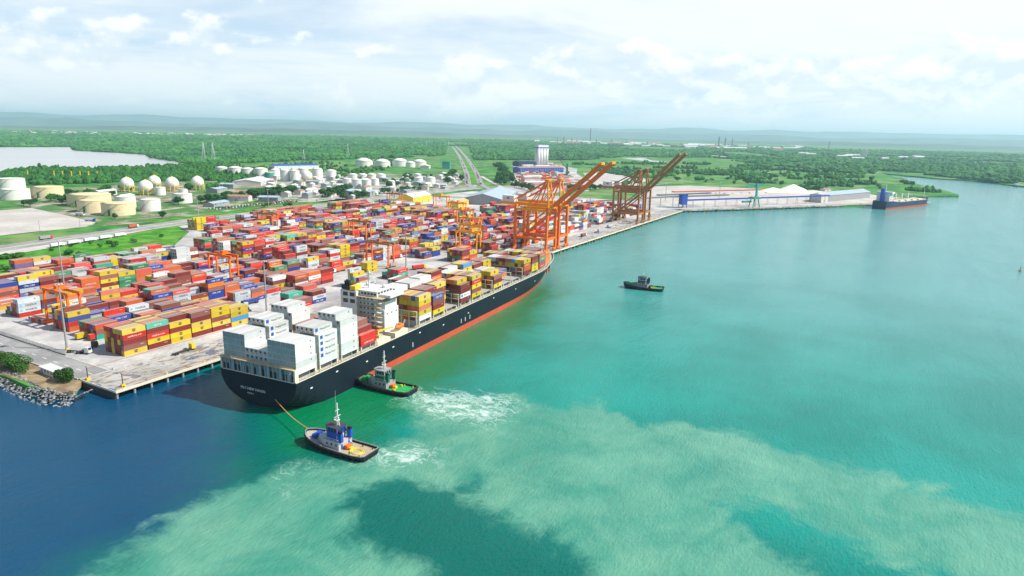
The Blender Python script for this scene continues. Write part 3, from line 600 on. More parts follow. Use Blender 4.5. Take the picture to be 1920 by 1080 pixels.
# ================================================================== CONTAINERS
CC = {'y': ('yellow', (0.54, 0.40, 0.014)), 'm': ('maroon', (0.175, 0.022, 0.018)), 'o': ('rust-orange', (0.47, 0.098, 0.022)), 'r': ('red', (0.50, 0.026, 0.013)),
      'g': ('light-grey', (0.43, 0.48, 0.51)), 'b': ('blue', (0.012, 0.040, 0.24)), 'w': ('white', (0.56, 0.60, 0.59)), 't': ('turquoise', (0.015, 0.36, 0.26)),
      'n': ('green', (0.015, 0.20, 0.085)), 'k': ('brown', (0.20, 0.062, 0.036)), 'O': ('bright-orange', (0.66, 0.16, 0.008)), 'p': ('magenta', (0.72, 0.04, 0.22)), 's': ('sky-blue', (0.07, 0.25, 0.52))}
CM = {}
def contmat(name, c):
    """painted corrugated steel: rust blooms and streaks, each box its own fade"""
    m, t, b = new_mat(name)
    co = t.n('ShaderNodeTexCoord').outputs['Object']; oi = t.n('ShaderNodeObjectInfo').outputs['Random']; gi = t.n('ShaderNodeNewGeometry').outputs['Random Per Island']
    rr_ = t.math('FRACT', t.math('ADD', oi, gi)); mp = t.n('ShaderNodeMapping'); t.l(co, mp.inputs[0]); mp.inputs['Scale'].default_value = (1, 1, 0.25)
    off = t.xyz(t.math('MULTIPLY', rr_, 91.0), 0.0, 0.0); va = t.n('ShaderNodeVectorMath', operation='ADD'); t.l(mp.outputs[0], va.inputs[0]); t.l(off, va.inputs[1])
    f = t.math('MULTIPLY', t.math('MULTIPLY_ADD', t.noise(va.outputs[0], 0.35, 3), 0.36, 0.82), t.math('MULTIPLY_ADD', rr_, 0.40, 0.78))
    cc = t.mix(1.0, c4(c), t.xyz(f, f, f), 'MULTIPLY')
    fade = t.math('MULTIPLY', t.sstep(t.math('FRACT', t.math('MULTIPLY', rr_, 7.3)), 0.55, 1.0), 0.16)
    cc = t.mix(fade, cc, c4((0.62, 0.52, 0.47)))
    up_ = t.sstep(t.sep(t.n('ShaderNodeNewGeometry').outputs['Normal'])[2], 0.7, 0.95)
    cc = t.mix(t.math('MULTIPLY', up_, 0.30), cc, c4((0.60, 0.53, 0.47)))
    ru = t.sstep(t.noise(va.outputs[0], 0.9, 6, 0.7), 0.58, 0.74); cc = t.mix(t.math('MULTIPLY', ru, 0.32), cc, c4((0.17, 0.075, 0.035)))
    wv = t.n('ShaderNodeTexWave', wave_type='BANDS', bands_direction='X'); t.l(co, wv.inputs[0]); wv.inputs['Scale'].default_value = 1.1
    bp = t.n('ShaderNodeBump'); bp.inputs['Strength'].default_value = 0.25; bp.inputs['Distance'].default_value = 0.04; t.l(wv.outputs[1], bp.inputs['Height']); t.l(bp.outputs[0], b.inputs['Normal'])
    t.l(cc, b.inputs['Base Color']); b.inputs['Roughness'].default_value = 0.55; b.inputs['Specular IOR Level'].default_value = 0.35
    return m
for k_, (nm_, c_) in CC.items(): CM[k_] = contmat(nm_.replace('-', '_') + '_container_paint', c_)
M['frameg'] = mat('grey_container_frame', (0.30, 0.36, 0.36), 0.6, 0.2, 0.8)
M['doorg'] = mat('weathered_grey_door', (0.27, 0.37, 0.37), 0.6, 0.25, 0.7, dirt=(0.2, 0.14, 0.09), dirta=0.4)
M['inkd'] = mat('dark_lettering', (0.02, 0.03, 0.05), 0.6, 0.05); M['inkw'] = mat('white_lettering', (0.8, 0.8, 0.78), 0.6, 0.05)
M['inkb'] = mat('blue_lettering', (0.02, 0.07, 0.35), 0.6, 0.05); M['inks'] = mat('light_blue_emblem', (0.12, 0.45, 0.72), 0.6, 0.05)
CL, CW, CH = 12.19, 2.44, 2.67
def text2d(txt, size):
    cu_ = bpy.data.curves.new('t', 'FONT'); cu_.body = txt; cu_.size = size; cu_.resolution_u = 1; cu_.align_x = 'CENTER'
    ob = bpy.data.objects.new('t', cu_); me = bpy.data.meshes.new_from_object(ob)
    v = [(p.co.x, p.co.y) for p in me.vertices]; f = [tuple(q.vertices) for q in me.polygons]
    bpy.data.objects.remove(ob); bpy.data.curves.remove(cu_); bpy.data.meshes.remove(me); return v, f
MARK = {}
def markdef(code, parts):
    """parts: (text or 'disc'/'square', size, x, z, ink)"""
    v = []; f = []; mi = []; inks = []
    for txt, size, x, z, ink in parts:
        if txt == 'square': tv = [(-size, -size), (size, -size), (size, size), (-size, size)]; tf = [(0, 1, 2, 3)]
        elif txt == 'disc': tv = [(size * math.cos(i * math.pi / 4), size * math.sin(i * math.pi / 4)) for i in range(8)]; tf = [tuple(range(8))]
        else: tv, tf = text2d(txt, size)
        if ink not in inks: inks.append(ink)
        for sgn in (-1,):
            o = len(v); v += [(sgn * -1 * (px + x), sgn * (CW / 2 + 0.02), pz + z) if sgn > 0 else (px + x, -(CW / 2 + 0.02), pz + z) for px, pz in tv]
            f += [tuple(i + o for i in q) for q in tf]; mi += [inks.index(ink)] * len(tf)
    MARK[code] = (v, f, mi, [M[i] for i in inks])
markdef('msc', [('MSC', 1.15, 0, 1.25, 'inkd')])
MARK['msc'] = None
def emblem():
    v = []; f = []
    for sgn in (-1,):
        for (x0, x1, z0, z1) in ((-0.8, 0.8, 0.95, 1.25), (-0.8, -0.45, 1.35, 2.05), (-0.15, 0.15, 1.35, 2.05), (0.45, 0.8, 1.35, 2.05), (-0.8, 0.8, 2.05, 2.22), (-0.35, 0.35, 0.70, 0.9)):
            o = len(v); y = sgn * (CW / 2 + 0.02); v += [(x0, y, z0), (x1, y, z0), (x1, y, z1), (x0, y, z1)]; f.append((o, o + 1, o + 2, o + 3) if sgn < 0 else (o + 3, o + 2, o + 1, o))
    return v, f, [0] * len(f), [M['inkd']]
MARK['msc'] = emblem()
markdef('mk', [('MAERSK', 1.75, 0.9, 0.75, 'inkd')]); markdef('mk_e', [('square', 0.62, -4.6, 1.35, 'inks')])
markdef('hs', [('HAMBURG SUD', 1.05, 0, 0.95, 'inkw')])
markdef('cma', [('CMA CGM', 1.45, 0, 0.85, 'inkw')])
markdef('hl', [('Hapag-Lloyd', 1.3, 1.1, 0.95, 'inkd')]); markdef('hl_e', [('square', 0.8, -4.3, 1.35, 'inkb')])
markdef('ev', [('CAPITAL', 1.2, 0, 0.9, 'inkw')])
markdef('tx', [('triton', 0.75, 3.6, 1.55, 'inkw')])
markdef('one', [('ONE', 1.5, 0, 0.85, 'inkw')])
markdef('pl', [('square', 0.3, 3.2, 1.75, 'inkd')])
MK_BY = {'y': ['msc'], 'g': ['mk', 'mk', 'mk', 'pl'], 'r': ['hs', 'tx', None], 'o': ['hs', None, 'tx'], 'b': ['cma', 'cma', None], 'm': ['tx', None, None], 't': ['ev', None], 'n': ['ev'], 'w': ['pl', None, 'hl'], 'k': [None, 'tx'], 'O': ['hl', None], 'p': ['one'], 's': ['cma', None]}
MKWORD = {'msc': 'dark emblem', 'mk': 'dark lettering', 'hs': 'white lettering', 'cma': 'white lettering', 'hl': 'blue lettering', 'ev': 'white lettering', 'tx': 'small lettering', 'one': 'white lettering', 'pl': 'small mark'}
BODYV = {}
def body_geo(L):
    """one connected shell: corner posts and rails proud of recessed side panels"""
    if L in BODYV: return BODYV[L]
    import bmesh
    bm = bmesh.new(); bmesh.ops.create_cube(bm, size=1.0)
    for v in bm.verts: v.co = Vector((v.co.x * L, v.co.y * CW, (v.co.z + 0.5) * CH))
    fs = [f for f in bm.faces if abs(f.normal.y) > 0.9]
    bmesh.ops.inset_individual(bm, faces=fs, thickness=0.14, depth=-0.06)
    bm.verts.index_update()
    V = [tuple(v.co) for v in bm.verts]; F = [tuple(v.index for v in f.verts) for f in bm.faces]; bm.free()
    BODYV[L] = (V, F); return V, F
MESH = {}
def body_mesh(c, L):
    k = (c, L)
    if k not in MESH: mb = MB(); mb.add(*body_geo(L)); MESH[k] = mb.mesh('shipping_container', CM[c])
    return MESH[k]
def mark_mesh(code):
    k = 'mk_' + code
    if k not in MESH:
        v, f, mi, ms = MARK[code]; mb = MB(); mb.v = v; mb.f = f; mb.m = mi; MESH[k] = mb.mesh('lettering', ms)
    return MESH[k]
def door_mesh(c, L):
    k = ('door', c, L)
    if k not in MESH:
        mb = MB(); x = -L / 2 - 0.05; m = 0
        mb.box(x, x + 0.04, 0.06, CW / 2 - 0.12, 0.16, CH - 0.14, 0)
        for yy in (0.35, 0.85): mb.box(x - 0.05, x - 0.01, yy - 0.03, yy + 0.03, 0.2, CH - 0.2, 1)
        MESH[k] = mb.mesh('door', [M['doorg'] if c == 'w' else CM[c], M['steel']])
    return MESH[k]
def reefer_mesh(L):
    k = ('reefer', L)
    if k not in MESH:
        mb = MB(); x = -L / 2 - 0.02; mb.box(x - 0.02, x, -1.08, 1.08, 0.2, 2.5, 0)
        vs = [(x - 0.05, 0.1 + 0.62 * math.cos(a * math.pi / 6), 1.75 + 0.62 * math.sin(a * math.pi / 6)) for a in range(12)]
        mb.add(vs, [tuple(range(11, -1, -1))], 1); mb.box(x - 0.04, x - 0.02, -0.9, 0.2, 0.35, 0.95, 2)
        MESH[k] = mb.mesh('refrigeration_unit', [M['wall'], M['dark'], M['steel']])
    return MESH[k]
CONT = []   # dicts for every container with an exposed face
CAMP = Vector((-186.8, -326.0, 114.4))

# ---- the yard: blocks of six rows, bays of forty-foot boxes
PITX, PITY = 12.75, 2.76
BLKY = [0.0, 38.0, 64.5, 91.0, 117.5, 144.0, 170.5, 197.0, 223.5, 262.0, 289.0, 316.0, 343.0]
LAND_ = [(0,98,'mmm'),(9,129,'rggg'),(26,97,'rgrw'),(20,69,'my'),(17,52,'mm'),(45,99,'mm'),(47,113,'bm'),(57,96,'yr'),(32,94,'g'),(68,103,'mmrr'),(89,117,'oo'),(66,62,'mggr'),(80,183,'bmmmt'),(65,216,'bmy'),(79,217,'yym'),(69,135,'ymymy'),(123,203,'mgmg'),(148,168,'wwwwww'),(37,196,'ymmm'),(104,119,'mgr'),(116,117,'mbb'),(125,112,'ooo'),(75,177,'bb'),(137,173,'m'),(143,212,'oom'),(147,196,'yyy'),(158,165,'gr'),(201,215,'myt'),(88,71,'gm'),(107,79,'roo'),(52,80,'gg'),(39,84,'bm'),
 (174,161,'rro'),(156,122,'rmg'),(103,93,'mm'),(113,86,'ro'),(137,92,'ym'),(148,91,'bbm'),(163,84,'mo'),(166,120,'bb'),(186,101,'oggts'),(189,87,'mm'),(209,86,'ggy'),(207,63,'mgb'),(218,56,'yrr'),(224,48,'yyy'),(115,41,'bom'),(127,39,'gr'),(136,35,'m'),(102,39,'oor'),(94,52,'ggg'),(89,64,'ym'),(240,118,'ooo'),(259,123,'bbr'),(266,114,'mbbo'),(233,127,'bm'),(222,132,'ggmgg'),(229,184,'mmmrr'),(240,181,'grgrg'),(215,182,'yrbry'),(208,192,'wwww'),(255,183,'yy'),(280,210,'yyyy'),(294,205,'mmmm'),(294,185,'ryrym'),(310,183,'yby'),(316,182,'grrm'),(321,169,'mrrmm'),(338,173,'mmrm'),(323,278,'mmr'),(298,341,'yyyyy'),(315,385,'moo'),(352,288,'www'),(324,308,'yooy'),(158,62,'gg'),(171,58,'yg')]
yr = random.Random(5)
PAL = 'mmmmmmmmmmkkkooooooorrrrrrrryyyygggggbbbbbwwtnO'
def ystart(by):
    if by < 30: return 0
    if by < 190: return 8
    if by < 215: return 34
    if by < 240: return 60
    if by < 280: return 250
    return 292
GAPS = [(196, 210), (335, 352), (482, 498), (606, 622)]
stacks = {}
front0 = ['yyyyr', None]
A_FRONT = ['ymmry', 'myrmt', 'yymy', 'myymm', 'mykyy', 'ysyy']
for bi, by in enumerate(BLKY):
    x = ystart(by); nb = 0
    while x < 880:
        xe = x + PITX
        ok = not any(x < g1 and xe > g0 for g0, g1 in GAPS)
        if bi == 0: ok = ok and (x < 75 or 112 < x < 140 or 168 < x < 222 or 300 < x < 790)
        elif bi == 1: ok = ok and not (236 < x < 296) and x < 800
        elif bi <= 6: ok = ok and x < (800 if by < 100 else 660)
        elif bi <= 8: ok = ok and x < 620
        else: ok = ok and x < (600 if by < 320 else 560)
        if by > 250 and x > 610: ok = False
        if ok:
            bc_ = [yr.choice(PAL) for _ in range(6)]
            if yr.random() < .35: bc_ = [yr.choice(bc_[:2]) for _ in range(6)]
            for rw in range(6):
                n1 = mnoise.noise(Vector((x / 41.0, by / 17.0 + rw * 0.05, 1.7))); n2 = mnoise.noise(Vector((x / 21.0, (by + rw * 1.6) / 11.0, 9.2)))
                lvl = 2.7 + 3.8 * n1 + 2.4 * n2 + (1.1 if by > 160 else 0) + (0.7 if x > 250 else 0)
                h = int(max(0, min(5, round(lvl))))
                base = PAL[int((mnoise.noise(Vector((x / 60.0, by / 30.0, 4.4))) * 0.5 + 0.5) * len(PAL)) % len(PAL)]
                cs = ''
                for k in range(h): cs += bc_[k] if yr.random() < 0.62 else (base if yr.random() < .25 else yr.choice(PAL))
                if bi in (0, 1) and 500 < x < 760: cs = ''.join('w' if yr.random() < 0.6 else c_ for c_ in cs)
                stacks[(bi, nb, rw)] = (x, cs)
        x = xe; nb += 1
for nb in range(6):
    hh = [5, 5, 5, 5, 5, 5]; hh[0] = len(A_FRONT[nb])
    for rw in range(6):
        cs = A_FRONT[nb] if rw == 0 else ''.join(yr.choice('yyyymmmork') for _ in range(hh[rw] if nb != 5 else 4))
        stacks[(0, nb, rw)] = (nb * PITX, cs)
for lx, ly, cs in LAND_:
    bi = min(range(1, len(BLKY)), key=lambda i: min(abs(BLKY[i] - ly), abs(BLKY[i] + 6 - ly)))
    nb = round((lx - ystart(BLKY[bi])) / PITX)
    if (bi, nb, 0) in stacks or nb >= 0:
        x = ystart(BLKY[bi]) + nb * PITX
        if any(x < g1 and x + PITX > g0 for g0, g1 in GAPS): continue
        stacks[(bi, nb, 0)] = (x, cs)
        for rw in range(1, 4):
            old = stacks.get((bi, nb, rw), (x, ''))[1]; want = max(1, len(cs) - yr.choice((0, 0, 1)))
            if rw < 3: stacks[(bi, nb, rw)] = (x, (old + cs + cs)[:want])
        if cs.startswith('ww'):
            for rw in (1, 2): stacks[(bi, nb, rw)] = (x, cs)
def hgt(bi, nb, rw): return len(stacks.get((bi, nb, rw), (0, ''))[1])
for (bi, nb, rw), (x, cs) in stacks.items():
    y = BLKY[bi] + CW / 2 + rw * PITY
    for k, c_ in enumerate(cs):
        top = k == len(cs) - 1; ys = hgt(bi, nb, rw - 1) <= k; xs_ = hgt(bi, nb - 1, rw) <= k
        other = hgt(bi, nb + 1, rw) <= k or hgt(bi, nb, rw + 1) <= k
        if not (top or ys or xs_ or other): continue
        mk = yr.choice(MK_BY[c_]); nm = CC[c_][0]
        lab = '%s container%s, %s tier, %s bay from fence, %s row, %s block inland' % (nm, ' with ' + MKWORD[mk] if mk and ys else '', ORD[k], ordw(nb), ORD[rw], ORD[bi])
        jx = yr.uniform(-.12, .12)
        CONT.append(dict(p=(x + CL / 2 + jx, y + yr.uniform(-.05, .05), k * (CH + 0.08) + 0.01), rz=0.0, c=c_, mk=mk, top=top, ys=ys, xs=xs_, lab=lab, grp='containers stacked in the yard', where='yard', reef=c_ == 'w'))
for (px, py, c_, lab) in ((8, 47, 'y', 'yellow container standing alone on the ground beside the near gantry crane'), (11, 40, 'r', 'red container lying alone on the ground before the quayside stack')):
    CONT.append(dict(p=(px, py, 0.9), rz=0.04, c=c_, mk=None, top=True, ys=True, xs=True, lab=lab, grp='containers stacked in the yard', where='yard', reef=False, force=True))
    tr = thing('container_trailer', 'steel trailer frame carrying the lone %s container' % CC[c_][0], 'trailer', (px, py, 0.0), 0.04, 'yard trailers')
    MB().box(-6, 6, -0.5, 0.5, 0.6, 0.86).build('frame', M['dark'], tr)
    for wx in (-4.5, -3.2):
        for wy in (-0.95, 0.95): MB().bar((wx, wy - 0.2, 0.48), (wx, wy + 0.2, 0.48), 0.9).build('wheel', M['rubber'], tr)
    MB().box(4.2, 4.5, -0.8, 0.8, 0.02, 0.6).build('landing_leg', M['steel'], tr)

# ================================================================== THE CONTAINER SHIP
SA = R(4.6); SO = Vector((-1.2, -98.6, 0.0)); ZD = 10.4
ship = thing('container_ship', 'large black container ship with red waterline band lying at an angle off the quay', 'ship', SO, SA)
def zdeck(s): return ZD + (2.6 * min(1, max(0, (s - 285) / 12)))
LSH = 334.0
def hb(s, z):
    zd = zdeck(s); h = (z - WZ) / (ZD - WZ)
    b = 21.4
    s0 = 200 + 54 * h; se = 326 + 14 * max(-0.3, min(1.15, h))
    if s > s0: b *= max(0.0, 1 - ((s - s0) / max(1, se - s0)) ** 2.1)
    if s < 60:
        zb = -3.4 - 9.5 * min(1, s / 40) ; n = 2.3 + s / 5.0
        q = (zd - z) / (zd - zb); b *= max(0.0, 1 - min(1, max(0, q)) ** n) ** (1 / n)
    return b
zl = [1.0, 0.78, 0.56, 0.36, 0.16]
def levels(s): return [WZ + 3.4 + (zdeck(s) - WZ - 3.4) * (1 - i / 6) for i in range(7)] + [-2.4, WZ, -6.0, -9.0, -12.5]
ss = [0, 3, 7, 12, 18, 25, 33, 42, 52, 64] + list(range(80, 200, 15)) + list(range(200, 300, 7)) + list(range(300, 337, 3)) + [340.0]
hv = []; hf = []; hm = []; nl = len(levels(0))
for s in ss:
    for sgn in (-1, 1):
        for z in levels(s):
            zz = z
            if s < 60: zz = max(z, -3.4 - 9.5 * min(1, s / 40))
            hv.append((s, sgn * hb(s, zz), zz))
st = 2 * nl
for i in range(len(ss) - 1):
    for sgn in (0, 1):
        for k in range(nl - 1):
            a = i * st + sgn * nl + k; b = a + st; q = (a, a + 1, b + 1, b)
            hf.append(q if sgn == 1 else q[::-1]); hm.append(1 if k >= 6 and ss[i] >= 42 else 0)  # red band stops short of the stern; hull black paints the shadow there
cap = [k for k in range(nl)] + [nl + k for k in range(nl - 1, -1, -1)]
hf.append(tuple(cap)); hm.append(0)
mb = MB(); mb.v = hv; mb.f = hf; mb.m = hm
M['hull'] = mat('black_hull_paint', (0.006, 0.013, 0.022), 0.5, 0.35, 0.06, dirt=(0.025, 0.022, 0.02), dirta=0.5, spec=0.2)
nt_ = M['hull'].node_tree; th_ = NT(nt_); bs_ = nt_.nodes['Principled BSDF']; lk_ = bs_.inputs['Base Color'].links[0].from_socket
oc_ = th_.n('ShaderNodeTexCoord').outputs['Object']; mp_ = th_.n('ShaderNodeMapping'); th_.l(oc_, mp_.inputs[0]); mp_.inputs['Scale'].default_value = (1.0, 1.0, 0.07)
rs_ = th_.sstep(th_.noise(mp_.outputs[0], 0.55, 6, 0.7), 0.58, 0.78); th_.l(th_.mix(th_.math('MULTIPLY', rs_, 0.55), lk_, c4((0.075, 0.042, 0.026))), bs_.inputs['Base Color'])
hull = mb.build('hull', [M['hull'], M['boot']], ship)
dk = MB()
for i in range(len(ss) - 1):
    a, b = ss[i], ss[i + 1]; za, zb_ = zdeck(a) - 0.9, zdeck(b) - 0.9; ha, hb_ = hb(a, zdeck(a)) - 0.12, hb(b, zdeck(b)) - 0.12
    ha, hb_ = max(ha, 0.02), max(hb_, 0.02)
    dk.add([(a, -ha, za), (b, -hb_, zb_), (b, hb_, zb_), (a, ha, za)], [(0, 1, 2, 3)])
dk.build('deck', M['deckg'], ship)
rl = MB(); pts_ = [(s, -hb(s, zdeck(s)) + 0.05, zdeck(s) + 0.12) for s in ss]; ptp = [(x, -y, z) for x, y, z in pts_]
for P in (pts_, ptp):
    for a, b in zip(P[:-1], P[1:]): rl.bar(a, b, 0.35, 0.3)
rl.build('gunwale', M['cream'], ship)
MB().box(-0.2, 0.2, -20.3, 20.3, ZD - 0.15, ZD + 0.12).build('gunwale', M['cream'], ship)
# hawse marks, draught marks and lettering on the hull
for s_ in (9, 26, 48, 70, 95, 120, 150, 185, 220, 255): MB().box(-0.7, 0.7, -0.06, 0.0, -0.3, 0.3).build('fairlead', M['white'], hull, (s_, -hb(s_, ZD - 1.6) - 0.03, 5.5 + (s_ * 7 % 3)))
for s_ in (88, 141, 146, 152): MB().box(-0.25, 0.25, -0.06, 0.0, -1.3, 1.3).build('draught_mark', M['white'], hull, (s_, -hb(s_, 2) - 0.03, 2.6))
def flat_text(name, txt, size, m, parent, loc, axis):
    tv, tf = text2d(txt, size); mb = MB()
    if axis == '-x': mb.add([(0.0, -x, z) for x, z in tv], tf)
    else: mb.add([(x, 0.0, z) for x, z in tv], tf)
    return mb.build(name, m, parent, loc)
flat_text('ship_name', 'MSC NEW HAVEN', 1.75, M['inkw'], hull, (-0.08, 3.0, 2.9), '-x')
flat_text('home_port', 'MAJURO', 1.0, M['inkw'], hull, (-0.08, 4.5, 1.1), '-x')
# open stern gallery under the lashing walkway
for i in range(19): y = -20.2 + i * 40.4 / 18; MB().box(-0.1, 0.35, y - 0.16, y + 0.16, ZD + 0.12, 16.0).build('pillar', M['frameg'], ship)
for j, y in enumerate((-17.4, -12.5, -5.6, -1.0, 4.2, 9.0, 15.2)): MB().box(0.5, 0.62, y - 1.1, y + 1.1, ZD, 15.8).build('panel', M['lblue'], ship)
MB().box(0.9, 1.1, -20.4, 20.4, ZD - 0.6, 12.9).build('stern_bulkhead', M['dark'], ship)
wk = MB(); wk.box(-0.9, 0.7, -21, 21, 16.0, 16.25)
for i in range(29): y = -21 + i * 1.5; wk.box(-0.9, -0.82, y - 0.04, y + 0.04, 16.25, 17.3)
for z in (16.8, 17.3): wk.box(-0.92, -0.82, -21, 21, z - 0.05, z + 0.05)
wk.build('stern_walkway', M['rail'], ship)
for sgn in (-1, 1): MB().box(-0.1, 2.0, sgn * 20.7 - 0.35, sgn * 20.7 + 0.35, ZD + 0.12, 16.0).build('corner_post', M['cream'], ship)
# bays
BAYS = [1.5, 16.0, 30.6, 45.1, 96.0, 110.6, 125.2, 142.0, 156.6, 171.2, 187.0, 201.6, 216.2, 236.0, 250.6, 265.2, 279.8, 294.0]
ZB = 13.3
Hs = {0: [5]*6+[3]*5+[5]*5, 1: [5]+[6]*4+[2]*6+[5]+[6]*4, 2: [6]+[7]*4+[4]*6+[6]+[7]*4, 3: [2, 3]+[4]*9+[3]*5,
      4: [5]*6+[6]*4+[4]*6, 5: [4, 0]+[5]*4+[6]*4+[4]*6, 6: [0]*3+[5]*4+[6]*3+[5]*6, 7: [4, 5, 5, 5]+[4]*4+[6]*4+[4]*4, 8: [5]*6+[5]*4+[3]*6, 9: [0]*4+[4]*6+[5]*3+[4]*3,
      10: [3, 4, 4, 4]+[3]*5+[5]*4+[4]*3, 11: [0]*5+[3]*4+[4]*7, 12: [0]*4+[2]*5+[4]*4+[3]*3, 13: [4]*5+[4]*3+[4]*4+[3]*4, 14: [4]*5+[3]*5+[4]*6, 15: [4]*4+[4]*6+[3]*6, 16: [0, 3, 3, 3]+[3]*9+[3, 3, 0], 17: [0]*3+[2]*3+[3]*5+[2]*2+[0]*3}
ROW0 = {1: 'wwwww', 3: 'rr', 4: 'wyoyy', 5: 'ymmb', 7: 'mwmm', 8: 'ymyry', 10: 'ymk', 13: 'mooy', 14: 'yymm', 15: 'ooOn'[:4], 16: ''}
ROW0[15] = 'rmno'
sr = random.Random(12)
def shipcol(bay, row, k, H):
    if bay <= 2:
        if bay == 2 and 5 <= row <= 10: return sr.choice('mmmyyo')
        return 'w'
    if row == 0 and bay in ROW0 and k < len(ROW0[bay]): return ROW0[bay][k]
    if bay == 3: return sr.choice('mmmrmk')
    if bay in (4, 5, 6) and 6 <= row <= 9: return 'w'
    if bay in (8, 9) and 7 <= row <= 11: return 'w'
    if bay == 11 and 5 <= row <= 8: return 'w'
    if bay in (13,) and 9 <= row <= 12: return 'w'
    if bay == 16 and row < 4: return 'O'
    if row in (1, 2) and bay in ROW0 and sr.random() < 0.35 and k < len(ROW0[bay]): return ROW0[bay][k]
    return sr.choice('yyyyyyymmmmmmookkwbOs')
ships = {}
for b, hs in Hs.items():
    for r_ in range(16): ships[(b, r_)] = [shipcol(b, r_, k, hs[r_]) for k in range(hs[r_])]
def sh(b, r_): return len(ships.get((b, r_), ()))
Rm = Matrix.Rotation(SA, 4, 'Z'); SW = Matrix.Translation(SO) @ Rm
for (b, r_), cs in ships.items():
    for k, c_ in enumerate(cs):
        top = k == len(cs) - 1; ys = sh(b, r_ - 1) <= k; pb = b - 1 if b not in (0, 4) else 99
        xs_ = sh(pb, r_) <= k or b in (0,) or True; end_open = (sh(pb, r_) <= k)
        other = sh(b, r_ + 1) <= k or sh(b + 1, r_) <= k
        if not (top or ys or end_open or other): continue
        P = SW @ Vector((BAYS[b] + CL / 2, -19.2 + r_ * 2.55, ZB + k * (CH + 0.08)))
        mk = None
        if b == 1 and r_ in (0, 1, 11, 12): mk = 'hl' if k > 0 else None
        elif b == 7 and r_ == 0 and c_ == 'w': mk = 'hl'
        elif c_ == 'w': mk = sr.choice(['pl', None, 'pl'])
        else: mk = sr.choice(MK_BY[c_])
        reef = c_ == 'w' and not (b in (0,) and (r_ < 6 or r_ > 10)) and not (b in (1, 2) and r_ in (0,) and False)
        lab = '%s container%s, %s tier, %s bay from the stern, %s row from starboard' % (CC[c_][0], ' with ' + MKWORD[mk] if mk and ys else '', ORD[k], ORD[b], ORD[r_])
        CONT.append(dict(p=tuple(P), rz=SA, c=c_, mk=mk, top=top, ys=ys, xs=end_open, lab=lab, grp='containers aboard the ship', where='ship', reef=reef))
# choose the ones that show largest; the rest become one mass each
for d in CONT:
    v = Vector(d['p']) - CAMP; D = v.length
    a = (CL * CH * max(0, -v.normalized().y * -1) if d['ys'] else 0) + (CW * CH * 0.75 if d['xs'] else 0) + (CL * CW * 0.22 if d['top'] else 0)
    inside = abs(math.atan2(v.y, v.x) - R(29.14)) < R(38.5)
    d['score'] = (1e9 if d.get('force') else a / D / D) if inside else 0
def pick(where, n):
    L = sorted([d for d in CONT if d['where'] == where], key=lambda d: -d['score']); return L[:n], L[n:]
for where, n in (('yard', 165), ('ship', 140)):
    own, rest = pick(where, n)
    for d in own:
        o = tag(link('shipping_container', body_mesh(d['c'], CL), None, d['p'], d['rz']), d['lab'], 'container', d['grp'])
        if d['ys'] and d['mk']:
            link('emblem' if d['mk'] in ('msc', 'pl') else 'lettering', mark_mesh(d['mk']), o)
            if d['mk'] + '_e' in MARK: link('emblem', mark_mesh(d['mk'] + '_e'), o)
        if d['xs']:
            if d['reef']: link('refrigeration_unit', reefer_mesh(CL), o)
            else:
                for s_ in (1, -1): dd = link('door', door_mesh(d['c'], CL), o); dd.scale = (1, s_, 1)
    keys = list(CC.keys()); mb = MB(); inks = [M['inkd'], M['inkw'], M['inkb'], M['inks']]; ms = [CM[k] for k in keys] + inks + [M['doorg'], M['dark']]
    V0, F0 = body_geo(CL)
    for d in rest:
        ca, sa = math.cos(d['rz']), math.sin(d['rz']); px, py, pz = d['p']
        tf = lambda v: (px + ca * v[0] - sa * v[1], py + sa * v[0] + ca * v[1], pz + v[2])
        mb.add([tf(v) for v in V0], F0, keys.index(d['c']))
        if d['ys'] and d['mk'] and px < 520:
            v, f, mi, mm = MARK[d['mk']]; h = len(v) // 2; o = len(mb.v)
            mb.v += [tf(q) for q in v]; mb.f += [tuple(i + o for i in q) for q in f]; mb.m += [len(keys) + inks.index(mm[i]) for i in mi]
        if d['xs'] and not d['reef'] and d['c'] == 'w' and px < 520:
            x = -CL / 2 - 0.02; mb.add([tf(v) for v in ((x, -1.1, 0.15), (x, 1.1, 0.15), (x, 1.1, 2.58), (x, -1.1, 2.58))], [(3, 2, 1, 0)], len(keys) + 4)
        if d['xs'] and d['reef'] and px < 520:
            x = -CL / 2 - 0.02; mb.add([tf(v) for v in ((x, -1.0, 0.3), (x, 1.0, 0.3), (x, 1.0, 2.4), (x, -1.0, 2.4))], [(3, 2, 1, 0)], len(keys) + 4)
            mb.add([tf((x - 0.03, 0.62 * math.cos(a_ * math.pi / 4), 1.7 + 0.62 * math.sin(a_ * math.pi / 4))) for a_ in range(8)], [tuple(range(7, -1, -1))], len(keys) + 5)
    if rest:
        o = kind(mb.build('stacked_containers', ms), 'stuff')
        tag(o, 'the far and hidden containers of the yard stacks in many colours' if where == 'yard' else 'the inner and forward containers stacked aboard the black ship', 'containers')
